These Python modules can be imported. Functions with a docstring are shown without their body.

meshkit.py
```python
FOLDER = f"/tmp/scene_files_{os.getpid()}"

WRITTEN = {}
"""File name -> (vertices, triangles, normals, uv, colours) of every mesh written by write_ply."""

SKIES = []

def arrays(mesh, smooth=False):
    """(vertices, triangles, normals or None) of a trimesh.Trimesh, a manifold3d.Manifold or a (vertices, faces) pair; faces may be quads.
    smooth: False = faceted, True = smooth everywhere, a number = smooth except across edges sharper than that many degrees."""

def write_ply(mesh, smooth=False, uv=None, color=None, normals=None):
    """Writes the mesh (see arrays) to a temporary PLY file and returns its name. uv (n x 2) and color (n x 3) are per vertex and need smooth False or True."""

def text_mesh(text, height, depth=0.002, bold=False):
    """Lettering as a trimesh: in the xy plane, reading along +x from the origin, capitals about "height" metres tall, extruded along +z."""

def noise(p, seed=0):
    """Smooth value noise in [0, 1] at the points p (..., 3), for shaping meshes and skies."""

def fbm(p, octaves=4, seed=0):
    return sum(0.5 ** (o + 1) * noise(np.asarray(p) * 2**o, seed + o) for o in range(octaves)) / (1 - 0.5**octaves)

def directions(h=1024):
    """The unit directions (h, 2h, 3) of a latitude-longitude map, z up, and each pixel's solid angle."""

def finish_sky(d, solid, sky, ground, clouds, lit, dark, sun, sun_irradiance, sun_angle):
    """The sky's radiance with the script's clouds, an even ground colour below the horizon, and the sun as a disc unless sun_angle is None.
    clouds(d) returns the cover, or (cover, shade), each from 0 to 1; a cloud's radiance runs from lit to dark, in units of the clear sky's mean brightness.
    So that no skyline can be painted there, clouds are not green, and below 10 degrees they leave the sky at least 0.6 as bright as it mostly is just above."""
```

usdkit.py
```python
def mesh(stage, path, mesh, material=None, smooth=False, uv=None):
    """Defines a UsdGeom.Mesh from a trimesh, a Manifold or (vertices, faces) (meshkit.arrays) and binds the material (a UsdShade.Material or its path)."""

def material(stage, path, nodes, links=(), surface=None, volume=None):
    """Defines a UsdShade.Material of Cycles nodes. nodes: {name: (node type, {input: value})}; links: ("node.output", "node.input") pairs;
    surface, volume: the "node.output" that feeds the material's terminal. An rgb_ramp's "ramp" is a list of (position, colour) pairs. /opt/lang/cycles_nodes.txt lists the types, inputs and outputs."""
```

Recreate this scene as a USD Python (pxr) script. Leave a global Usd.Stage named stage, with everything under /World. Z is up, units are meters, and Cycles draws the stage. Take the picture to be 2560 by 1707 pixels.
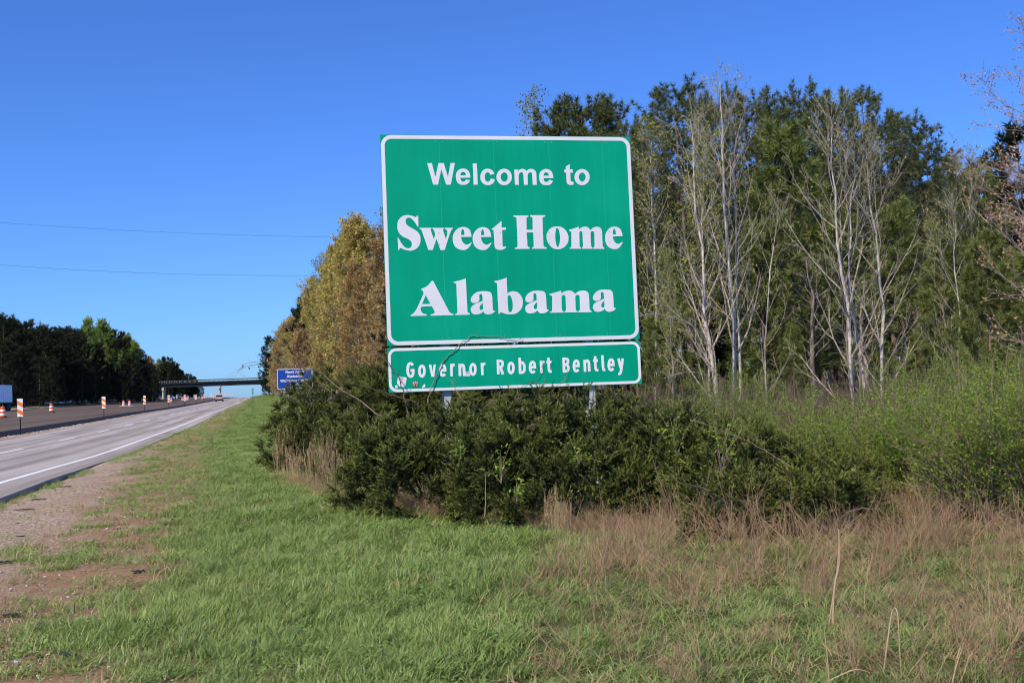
import math, json, numpy as np, trimesh, usdkit, meshkit
from pxr import Usd, UsdGeom, UsdLux, UsdShade, Gf, Sdf, Vt
from shapely.geometry import Polygon, LineString, box as sbox
from shapely import affinity, union_all
from scipy.interpolate import PchipInterpolator

stage = Usd.Stage.CreateInMemory()
UsdGeom.SetStageUpAxis(stage, 'Z'); UsdGeom.SetStageMetersPerUnit(stage, 1.0)
world = UsdGeom.Xform.Define(stage, '/World'); stage.SetDefaultPrim(world.GetPrim())
UsdGeom.Scope.Define(stage, '/World/Looks')

# ------------------------------------------------------------------ camera, sky, sun, exposure
F, YAW, PITCH, ROLL, EYE = 2850.158, 0.2161228, 0.0402854, 0.0370817, 1.4476
PW, PH = 2560, 1707
FWD = np.array([math.sin(YAW) * math.cos(PITCH), math.cos(YAW) * math.cos(PITCH), math.sin(PITCH)])
_r = np.array([math.cos(YAW), -math.sin(YAW), 0]); _u = np.cross(_r, FWD)
RIGHT = _r * math.cos(ROLL) - _u * math.sin(ROLL); UP = _u * math.cos(ROLL) + _r * math.sin(ROLL)
cam = UsdGeom.Camera.Define(stage, '/World/camera')
cam.CreateHorizontalApertureAttr(36.0); cam.CreateFocalLengthAttr(36.0 * F / PW)
cam.CreateVerticalApertureAttr(36.0 * 682 / 1024); cam.CreateClippingRangeAttr(Gf.Vec2f(0.05, 20000))
cam.AddTransformOp().Set(Gf.Matrix4d(*RIGHT, 0, *UP, 0, *(-FWD), 0, 0, 0, EYE, 1))
cam.CreateExposureAttr(0.1)

SUN_AZ, SUN_EL = math.radians(227.0), math.radians(45.0)     # azimuth clockwise from +y (the road's direction)
SUN = np.array([math.sin(SUN_AZ) * math.cos(SUN_EL), math.cos(SUN_AZ) * math.cos(SUN_EL), math.sin(SUN_EL)])
SUN_I, SKY_S = 1.25, 0.10
sun = UsdLux.DistantLight.Define(stage, '/World/sun')
sun.CreateIntensityAttr(SUN_I); sun.CreateNormalizeAttr(True); sun.CreateAngleAttr(0.53); sun.CreateColorAttr(Gf.Vec3f(1.0, 0.90, 0.73))
_x = np.cross([0, 0, 1], SUN); _x /= np.linalg.norm(_x); _y = np.cross(SUN, _x)
sun.AddTransformOp().Set(Gf.Matrix4d(*_x, 0, *_y, 0, *SUN, 0, 0, 0, 0, 1))
usdkit.material(stage, '/World/Looks/sky_look', {
    'sky': ('sky_texture', {'sky_type': 'single_scattering', 'sun_disc': False, 'sun_elevation': SUN_EL, 'sun_rotation': math.atan2(SUN[0], SUN[1]), 'altitude': 200.0, 'air_density': 1.0, 'aerosol_density': 0.35, 'ozone_density': 2.0}),
    'tint': ('mix_color', {'blend_type': 'multiply', 'fac': 1.0, 'b': (.43, .80, 1.60), 'use_clamp': False}),
    'bg': ('background_shader', {'strength': SKY_S})}, [('sky.color', 'tint.a'), ('tint.result', 'bg.color')], surface='bg.background')
dome = UsdLux.DomeLight.Define(stage, '/World/sky')
dome.CreateIntensityAttr(1.0)
UsdShade.MaterialBindingAPI.Apply(dome.GetPrim()).Bind(UsdShade.Material.Get(stage, '/World/Looks/sky_look'))
dome.GetPrim().SetCustomDataByKey('kind', 'structure')

# ------------------------------------------------------------------ helpers
USED = {}
def path_for(name, parent=None):
    base = (str(parent.GetPath()) if parent else '/World') + '/' + name
    n = USED.get(base, -1) + 1; USED[base] = n
    return base if n == 0 else '%s_%03d' % (base, n)
def tag(prim, label=None, cat=None, group=None, kind=None):
    for k, v in (('label', label), ('category', cat), ('group', group), ('kind', kind)):
        if v: prim.SetCustomDataByKey(k, v)
    return prim
def mat4(loc=(0, 0, 0), rz=0.0, s=1.0, M=None):
    if M is None:
        c, n = math.cos(rz), math.sin(rz); M = np.array([[c, -n, 0], [n, c, 0], [0, 0, 1.0]])
    M = np.asarray(M) * (np.asarray(s, float) if np.ndim(s) else float(s))      # columns scaled
    return Gf.Matrix4d(*M[:, 0], 0, *M[:, 1], 0, *M[:, 2], 0, *[float(x) for x in loc], 1)
def thing(name, label, cat, loc=(0, 0, 0), rz=0.0, s=1.0, group=None, M=None, kind=None, parent=None):
    x = UsdGeom.Xform.Define(stage, path_for(name, parent)); x.AddTransformOp().Set(mat4(loc, rz, s, M))
    return tag(x.GetPrim(), label, cat, group, kind)
def dup(root, label, loc, rz=0.0, s=1.0, group=None, cat=None, name=None):
    was = root.GetCustomData()
    r = thing(name or root.GetName().rstrip('0123456789').rstrip('_'), label, cat or was['category'], loc, rz, s, group or was.get('group'))
    r.GetReferences().AddInternalReference(root.GetPath()); r.SetInstanceable(True)
    return r
def part(parent, name, mesh, mat, tone=None, smooth=False, label=None, kind=None, cat=None, group=None):
    m = usdkit.mesh(stage, path_for(name, parent), mesh, LOOK[mat], smooth=smooth)
    if tone is not None:
        UsdGeom.PrimvarsAPI(m).CreatePrimvar('tone', Sdf.ValueTypeNames.FloatArray, 'vertex').Set(Vt.FloatArray.FromNumpy(np.asarray(tone, np.float32)))
    return tag(m.GetPrim(), label, cat, group, kind)
def scatter(name, protos, pos, rz, scale, idx, parent=None, tilt=None, label=None, kind='stuff', cat=None):
    """Many small copies as one PointInstancer. protos: (mesh, look, tone)."""
    p = UsdGeom.PointInstancer.Define(stage, path_for(name, parent)); rel = p.CreatePrototypesRel()
    for k, (m, look, tone) in enumerate(protos):
        q = part(p.GetPrim(), name + '_piece', m, look, tone); rel.AddTarget(q.GetPath())
    n = len(pos); h = np.asarray(rz) / 2
    q = np.stack([np.cos(h), np.zeros(n), np.zeros(n), np.sin(h)], 1)
    if tilt is not None:                                     # tilt: small lean (ax, ay) applied after the turn
        a = np.asarray(tilt) / 2; t = np.stack([np.ones(n), a[:, 0], a[:, 1], np.zeros(n)], 1)
        w1, x1, y1, z1 = t.T; w2, x2, y2, z2 = q.T
        q = np.stack([w1*w2-x1*x2-y1*y2-z1*z2, w1*x2+x1*w2+y1*z2-z1*y2, w1*y2-x1*z2+y1*w2+z1*x2, w1*z2+x1*y2-y1*x2+z1*w2], 1)
        q /= np.linalg.norm(q, axis=1, keepdims=True)
    p.CreatePositionsAttr(Vt.Vec3fArray.FromNumpy(np.asarray(pos, np.float32)))
    p.CreateOrientationsAttr(Vt.QuathArray([Gf.Quath(float(a), float(b), float(c), float(d)) for a, b, c, d in q]))
    s = np.asarray(scale, float); s = np.repeat(s[:, None], 3, 1) if s.ndim == 1 else s
    p.CreateScalesAttr(Vt.Vec3fArray.FromNumpy(s.astype(np.float32)))
    p.CreateProtoIndicesAttr(Vt.IntArray.FromNumpy(np.asarray(idx, np.int32)))
    return tag(p.GetPrim(), label, cat, None, kind)

def join(*ms):
    v, f, n = [], [], 0
    for m in ms:
        a, b = (np.asarray(m.vertices), np.asarray(m.faces)) if hasattr(m, 'vertices') else m
        v.append(a); f.append(np.asarray(b) + n); n += len(a)
    return np.vstack(v), np.vstack(f)
def bx(x0, x1, y0, y1, z0, z1):
    m = trimesh.creation.box([x1 - x0, y1 - y0, z1 - z0]); m.apply_translation([(x0+x1)/2, (y0+y1)/2, (z0+z1)/2]); return m
def cyl(p, q, r, sides=12):
    return trimesh.creation.cylinder(radius=r, segment=[p, q], sections=sides)
def extr(poly, d, M=None):
    """A shapely polygon (x, z of the result) pushed d towards -y, as a trimesh."""
    ms = [trimesh.creation.extrude_polygon(g, d, engine='earcut') for g in getattr(poly, 'geoms', [poly])]
    m = trimesh.util.concatenate(ms); v = np.asarray(m.vertices); m.vertices = np.stack([v[:, 0], -v[:, 2] - .0004, v[:, 1]], 1)
    return m
def tubes(P, R, S=4):
    """N polylines of K points as tapering tubes."""
    P = np.asarray(P, float); N, K = P.shape[:2]; R = np.broadcast_to(R, (N, K))
    T = np.gradient(P, axis=1); T /= np.linalg.norm(T, axis=2, keepdims=True) + 1e-9
    ref = np.where(np.abs(T[:, :1, 2:]) < .85, [0, 0, 1.0], [1.0, 0, 0])
    A = np.cross(T, np.broadcast_to(ref, T.shape)); A /= np.linalg.norm(A, axis=2, keepdims=True) + 1e-9
    B = np.cross(T, A); an = np.arange(S) * 2 * np.pi / S
    V = P[:, :, None] + R[:, :, None, None] * (np.cos(an)[None, None, :, None] * A[:, :, None] + np.sin(an)[None, None, :, None] * B[:, :, None])
    i, j, n = np.meshgrid(np.arange(K - 1), np.arange(S), np.arange(N), indexing='ij')
    a = n * K * S + i * S + j; b = n * K * S + i * S + (j + 1) % S
    q = np.stack([a, b, b + S, a + S], -1).reshape(-1, 4)
    return V.reshape(-1, 3), np.vstack([q[:, :3], q[:, [0, 2, 3]]])
def lerp_poly(P, t):
    """Point and tangent at fraction t of each polyline (arrays of equal length)."""
    K = P.shape[1]; x = np.clip(t, 0, .9999) * (K - 1); i = x.astype(int); n = np.arange(len(P))
    d = P[n, i + 1] - P[n, i]
    return P[n, i] + d * (x - i)[:, None], d / (np.linalg.norm(d, axis=1, keepdims=True) + 1e-9)
def unit(v): return v / (np.linalg.norm(v, axis=-1, keepdims=True) + 1e-9)
def spawn(rng, P, R, n, t0, t1, ang, L, K=4, up=.3, wander=.08, rr=.6, tip=.35, az=None):
    """n children per parent polyline. ang: angle off the parent (lo, hi); L: function(t) -> length."""
    N = len(P); idx = np.repeat(np.arange(N), n)
    t = t0 + (t1 - t0) * ((np.tile(np.arange(n), N) + rng.random(N * n)) / n)
    p, d = lerp_poly(P[idx], t); rad = R[idx, np.minimum((t * (R.shape[1] - 1)).astype(int), R.shape[1] - 1)]
    a = np.cross(d, unit(rng.normal(size=d.shape))); a = unit(a)
    if az is not None:
        ph = (np.tile(np.arange(n), N) * az + rng.random(N * n) * .8 + rng.random() * 6); a = np.stack([np.cos(ph), np.sin(ph), np.zeros(N * n)], 1)
        a = unit(a - d * np.sum(a * d, 1, keepdims=True))
    th = rng.uniform(ang[0], ang[1], N * n)[:, None]
    e = np.cos(th) * d + np.sin(th) * a
    ln = L(t) * rng.uniform(.75, 1.2, N * n)
    Q = [p]
    for k in range(1, K):
        e = unit(e + np.array([0, 0, 1.0]) * up / (K - 1) + rng.normal(size=e.shape) * wander)
        Q.append(Q[-1] + e * (ln / (K - 1))[:, None])
    Q = np.stack(Q, 1); r0 = np.minimum(rad * rr, ln * .03 + .002)
    return Q, r0[:, None] * np.linspace(1, tip, K)[None]
def leaves(rng, c, size, asp=.6, droop=0.0):
    """One diamond leaf at each point."""
    n = len(c); d = unit(rng.normal(size=(n, 3)) + np.array([0, 0, -droop])); w = unit(np.cross(d, rng.normal(size=(n, 3))))
    s = size * rng.uniform(.6, 1.3, n)[:, None]
    V = np.stack([c, c + d * s * .5 + w * s * asp * .5, c + d * s, c + d * s * .5 - w * s * asp * .5], 1)
    k = np.arange(n)[:, None] * 4
    return V.reshape(-1, 3), np.vstack([k + [0, 1, 2], k + [0, 2, 3]])
def needles(rng, c, ax, n, L, w, spread=.9):
    """n thin needles from each point, fanning about the axis ax."""
    N = len(c); d = unit(np.repeat(ax, n, 0) + rng.normal(size=(N * n, 3)) * spread); o = np.repeat(c, n, 0)
    s = unit(np.cross(d, rng.normal(size=d.shape))) * (w / 2); l = L * rng.uniform(.65, 1.15, (N * n, 1))
    b = o + d * l * .08
    V = np.stack([b - s, b + s, o + d * l], 1)
    return V.reshape(-1, 3), np.arange(N * n * 3).reshape(-1, 3)

def yh(px): return 991.52 - (px - 658.42) * 0.0371
def ray_xy(px, depth):
    d = FWD * 1.0 + RIGHT * ((px - PW / 2) / F) - UP * ((yh(px) - PH / 2) / F)
    return d[0] * depth, d[1] * depth
def top_z(px, py, depth): return EYE + (yh(px) - py) * depth / F

ZP = PchipInterpolator([-400, 0, 20, 40, 60, 90, 130, 200, 300, 500, 640, 900, 3500], [0, 0, 0, -.15, -.15, -.075, .07, .246, .684, 1.44, 1.30, -3, -45])
def zprof(Y): return ZP(np.clip(Y, -400, 3500))
XR = -4.13                                                    # right edge of the concrete
CX = [-400, -90, -60, -46, -38, -36, -22, -14.0, -13.9, -13.2, -13.15, -12.93, -12.9, -4.16, -4.12, -3.0, 2, 6, 12, 30, 100, 500]
CZ = [6, 3.0, 1.8, 1.15, .78, .62, .10, -.06, -.06, -.06, -.35, -.40, -.40, -.40, -.10, -.09, -.05, .0, .12, .5, 2, 8]
def sstep(a, b, x): t = np.clip((x - a) / (b - a), 0, 1); return t * t * (3 - 2 * t)
def ground_z(X, Y, bump=True):
    X = np.asarray(X, float); Y = np.asarray(Y, float)
    z = zprof(Y) + np.interp(X, CX, CZ) + .9 * sstep(220, 430, Y) * sstep(-4.1, 3, X) * sstep(900, 600, Y)
    z = z + .075 * sstep(-1.8, -3.4, X) * (X > -4.14) * sstep(22, 36, Y + (meshkit.noise(np.stack([Y * .35, Y * 0, Y * 0], -1), 21) - .5) * 14)
    if bump:
        P = np.stack([X * .9, Y * .9, np.zeros_like(X)], -1); Q = np.stack([X * 3.1, Y * 3.1, np.ones_like(X)], -1)
        on = sstep(-4.0, -2.4, X)
        z = z + on * ((meshkit.noise(P, 3) - .5) * .10 + (meshkit.noise(Q, 5) - .5) * .035)
    return z
def asph_z(X, Y): return zprof(Y) + np.interp(X, [-36, -22, -14], [.72, .42, .23])

# ------------------------------------------------------------------ materials
LOOK = {}
def look(name, nodes, links, surface): LOOK[name] = usdkit.material(stage, '/World/Looks/' + name, nodes, links, surface=surface)
def plain(name, col, rough=.6, spec=.3, metal=0.0, var=0.0, scale=6.0, coat=0.0):
    n = {'p': ('principled_bsdf', {'base_color': col, 'roughness': rough, 'specular_ior_level': spec, 'metallic': metal, 'coat_weight': coat})}; l = []
    if var:
        n.update({'g': ('geometry', {}), 't': ('noise_texture', {'scale': scale, 'detail': 5.0, 'roughness': .65}),
                  'r': ('rgb_ramp', {'ramp': [(.3, tuple(c * (1 - var) for c in col)), (.7, tuple(min(1, c * (1 + var)) for c in col))]})})
        l = [('g.position', 't.vector'), ('t.fac', 'r.fac'), ('r.color', 'p.base_color')]
    look(name, n, l, 'p.BSDF')
def leafy(name, dark, light, trans=.3, tcol=None, rough=.55, spec=.25, patch=.0, pscale=.35):
    n = {'a': ('attribute', {'attribute': 'tone'}), 'r': ('rgb_ramp', {'ramp': [(0, dark), (1, light)]}),
         'p': ('principled_bsdf', {'roughness': rough, 'specular_ior_level': spec}), 't': ('translucent_bsdf', {}),
         'm': ('mix_closure', {'fac': trans}), 'tm': ('mix_color', {'blend_type': 'multiply', 'fac': 1.0, 'b': tcol or (1.0, 1.15, .55), 'use_clamp': False}),
         'g': ('geometry', {}), 'nz': ('noise_texture', {'scale': pscale, 'detail': 3.0}), 'ad': ('math', {'math_type': 'multiply_add', 'value2': patch * 2, 'value3': -patch}),
         'sm': ('math', {'math_type': 'add', 'use_clamp': True})}
    look(name, n, [('g.position', 'nz.vector'), ('nz.fac', 'ad.value1'), ('a.fac', 'sm.value1'), ('ad.value', 'sm.value2'), ('sm.value', 'r.fac'), ('r.color', 'p.base_color'),
                   ('r.color', 'tm.a'), ('tm.result', 't.color'), ('p.BSDF', 'm.closure1'), ('t.BSDF', 'm.closure2')], 'm.closure')
def bark(name, dark, light, sx=14.0, sz=3.0):
    look(name, {'g': ('geometry', {}), 'mp': ('mapping', {'scale': (sx, sx, sz)}), 't': ('noise_texture', {'scale': 1.0, 'detail': 6.0, 'roughness': .7}),
                'r': ('rgb_ramp', {'ramp': [(.35, dark), (.62, light)]}), 'b': ('bump', {'strength': .5, 'distance': .02}), 'p': ('principled_bsdf', {'roughness': .85, 'specular_ior_level': .15})},
         [('g.position', 'mp.vector'), ('mp.vector', 't.vector'), ('t.fac', 'r.fac'), ('r.color', 'p.base_color'), ('t.fac', 'b.height'), ('b.normal', 'p.normal')], 'p.BSDF')

leafy('pine_needles', (.038, .052, .018), (.175, .195, .066), .2, patch=.25)
leafy('young_pine_needles', (.075, .100, .022), (.26, .29, .075), .22, patch=.2)
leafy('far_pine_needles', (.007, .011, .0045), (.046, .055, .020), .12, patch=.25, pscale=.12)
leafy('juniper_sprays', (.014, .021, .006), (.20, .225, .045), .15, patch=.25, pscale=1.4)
leafy('yellow_buds', (.32, .265, .075), (.66, .55, .17), .42, tcol=(1, .95, .4), patch=.3, pscale=.2)
leafy('brown_buds', (.28, .20, .08), (.58, .43, .18), .42, tcol=(1, .8, .4), patch=.3, pscale=.2)
leafy('orange_leaves', (.30, .15, .07), (.66, .42, .24), .3, tcol=(1, .8, .5))
leafy('spring_leaves', (.10, .15, .015), (.32, .40, .05), .35, patch=.25, pscale=.2)
leafy('pale_leaves', (.10, .13, .03), (.27, .30, .07), .35)
leafy('poplar_leaves', (.11, .13, .02), (.34, .33, .055), .35, patch=.2)
leafy('bud_leaves', (.15, .16, .035), (.40, .40, .095), .32)
leafy('shrub_leaves', (.085, .145, .014), (.30, .41, .05), .42, patch=.25, pscale=1.2)
leafy('grass_blades', (.125, .195, .045), (.43, .53, .165), .38, tcol=(1, 1.05, .5), rough=.42, spec=.4, patch=.40, pscale=.8)
leafy('weed_leaves', (.085, .15, .03), (.27, .39, .09), .3, patch=.2)
leafy('straw', (.28, .18, .09), (.62, .46, .27), .2, tcol=(1, .9, .6))
leafy('brush_twigs', (.17, .10, .055), (.48, .32, .19), .05, tcol=(1, .8, .6), patch=.3, pscale=.8)
leafy('undergrowth_twigs', (.06, .042, .03), (.22, .165, .12), .05, tcol=(1, .8, .6), patch=.2, pscale=.5)
bark('pine_bark', (.09, .06, .05), (.24, .17, .14))
bark('pale_bark', (.20, .17, .14), (.66, .60, .53), 10, 5)
bark('limb_bark', (.19, .15, .115), (.52, .45, .37), 14, 14)
bark('grey_bark', (.13, .10, .08), (.36, .30, .25))
bark('dark_bark', (.05, .038, .03), (.14, .11, .085))
bark('twig_bark', (.14, .10, .07), (.34, .25, .18), 30, 30)
plain('sign_white', (.70, .70, .735), .45, .3, var=.055, scale=2.2)
plain('decal_white', (.77, .76, .77), .5, .3, var=.04, scale=3.0)
plain('decal_black', (.02, .018, .018), .5); plain('decal_tan', (.55, .36, .17), .5); plain('decal_pink', (.62, .50, .42), .5); plain('decal_grey', (.25, .25, .27), .6)
plain('galvanised', (.46, .46, .48), .55, .5, .0, .15, 9)
plain('dark_steel', (.05, .05, .05), .5)
plain('aluminium_back', (.35, .35, .36), .4, .5)
plain('sign_blue', (.008, .055, .36), .4, .5); plain('marker_green', (.0, .22, .14), .4, .5)
plain('barrel_orange', (.80, .12, .02), .45, .4, var=.06); plain('panel_orange', (.85, .20, .03), .4, .4); plain('reflective_white', (.82, .82, .80), .4, .4)
plain('rubber', (.045, .043, .042), .85, .1, var=.2, scale=20)
plain('line_white', (.74, .73, .73), .6, .2, var=.12, scale=5); plain('line_yellow', (.62, .34, .07), .6, .2, var=.15, scale=3); plain('joint_seal', (.46, .43, .40), .8, .1, var=.15, scale=2)
plain('bridge_steel', (.022, .032, .028), .5, .4, var=.2, scale=.5); plain('deck_concrete', (.20, .19, .17), .9, .1); plain('bridge_concrete', (.50, .45, .37), .85, .1, var=.15, scale=.7); plain('rail_metal', (.30, .31, .32), .5, .4)
plain('truck_white', (.62, .63, .68), .4, .5, var=.04, scale=.6); plain('tyre', (.02, .02, .02), .8); plain('wheel_metal', (.4, .4, .41), .35, .5, .6)
plain('car_beige', (.46, .42, .35), .3, .5, .2, coat=.6); plain('car_white', (.72, .73, .75), .25, .5, coat=.6); plain('car_dark', (.03, .04, .07), .25, .5, coat=.6); plain('car_silver', (.35, .36, .38), .3, .5, .3, coat=.6)
plain('car_glass', (.015, .018, .02), .06, .6); plain('tail_red', (.45, .02, .015), .3, .5); plain('lamp_clear', (.7, .7, .7), .2, .6); plain('plastic_dark', (.03, .03, .03), .6)
plain('pebble_a', (.40, .32, .26), .9, .1, var=.25, scale=60); plain('pebble_b', (.46, .41, .36), .9, .1); plain('pebble_c', (.25, .18, .14), .9, .1)
plain('litter_white', (.75, .76, .78), .6); plain('wire', (.03, .03, .035), .6); plain('dry_leaf', (.42, .24, .13), .8, .1, var=.2, scale=30)
plain('sign_seam', (.02, .43, .29), .5, .2); plain('tar', (.06, .055, .052), .7, .2)
# green sheeting: slight mottling, as on the weathered board
look('sign_green', {'g': ('geometry', {}), 'mp': ('mapping', {'scale': (5.0, 5.0, .35)}), 't': ('noise_texture', {'scale': .9, 'detail': 5.0}), 't2': ('noise_texture', {'scale': 1.0, 'detail': 6.0, 'roughness': .7}),
     'mx': ('mix_float', {'fac': .45}), 'r': ('rgb_ramp', {'ramp': [(.25, (.000, .26, .152)), (.5, (.000, .325, .19)), (.78, (.006, .40, .24))]}), 'p': ('principled_bsdf', {'roughness': .5, 'specular_ior_level': .1})},
     [('g.position', 't.vector'), ('g.position', 'mp.vector'), ('mp.vector', 't2.vector'), ('t.fac', 'mx.a'), ('t2.fac', 'mx.b'), ('mx.result', 'r.fac'), ('r.color', 'p.base_color')], 'p.BSDF')
# concrete road: wheel-track streaks along the lane, fine speckle, oil stains
look('concrete', {'g': ('geometry', {}), 'm1': ('mapping', {'scale': (1.0, .012, 1.0)}), 't1': ('noise_texture', {'scale': 1.6, 'detail': 4.0}),
     'm2': ('mapping', {'scale': (1.0, .12, 1.0)}), 't2': ('noise_texture', {'scale': 1.2, 'detail': 5.0}), 't3': ('noise_texture', {'scale': 45.0, 'detail': 3.0, 'roughness': .8}),
     'r1': ('rgb_ramp', {'ramp': [(.34, (.255, .222, .200)), (.5, (.36, .322, .296)), (.66, (.46, .415, .385))]}), 'r2': ('rgb_ramp', {'ramp': [(.28, (.68, .66, .64)), (.42, (.90, .89, .88)), (.6, (1, 1, 1))]}), 'r3': ('rgb_ramp', {'ramp': [(.3, (.80, .80, .80)), (.7, (1.12, 1.12, 1.12))]}),
     'x': ('mix_color', {'blend_type': 'multiply', 'fac': 1.0}), 'y': ('mix_color', {'blend_type': 'multiply', 'fac': 1.0, 'use_clamp': False}),
     'p': ('principled_bsdf', {'roughness': .9, 'specular_ior_level': .12})},
     [('g.position', 'm1.vector'), ('m1.vector', 't1.vector'), ('g.position', 'm2.vector'), ('m2.vector', 't2.vector'), ('g.position', 't3.vector'), ('t1.fac', 'r1.fac'), ('t2.fac', 'r2.fac'), ('t3.fac', 'r3.fac'),
      ('r1.color', 'x.a'), ('r2.color', 'x.b'), ('x.result', 'y.a'), ('r3.color', 'y.b'), ('y.result', 'p.base_color')], 'p.BSDF')
look('asphalt_look', {'g': ('geometry', {}), 'm1': ('mapping', {'scale': (1.0, .03, 1.0)}), 't1': ('noise_texture', {'scale': .7, 'detail': 4.0}), 't3': ('noise_texture', {'scale': 30.0, 'detail': 4.0, 'roughness': .8}),
     'r1': ('rgb_ramp', {'ramp': [(.3, (.095, .070, .052)), (.7, (.15, .112, .082))]}), 'r3': ('rgb_ramp', {'ramp': [(.3, (.7, .7, .7)), (.7, (1.25, 1.25, 1.25))]}), 'y': ('mix_color', {'blend_type': 'multiply', 'fac': 1.0, 'use_clamp': False}),
     'p': ('principled_bsdf', {'roughness': .85, 'specular_ior_level': .1})},
     [('g.position', 'm1.vector'), ('m1.vector', 't1.vector'), ('g.position', 't3.vector'), ('t1.fac', 'r1.fac'), ('t3.fac', 'r3.fac'), ('r1.color', 'y.a'), ('r3.color', 'y.b'), ('y.result', 'p.base_color')], 'p.BSDF')
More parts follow.
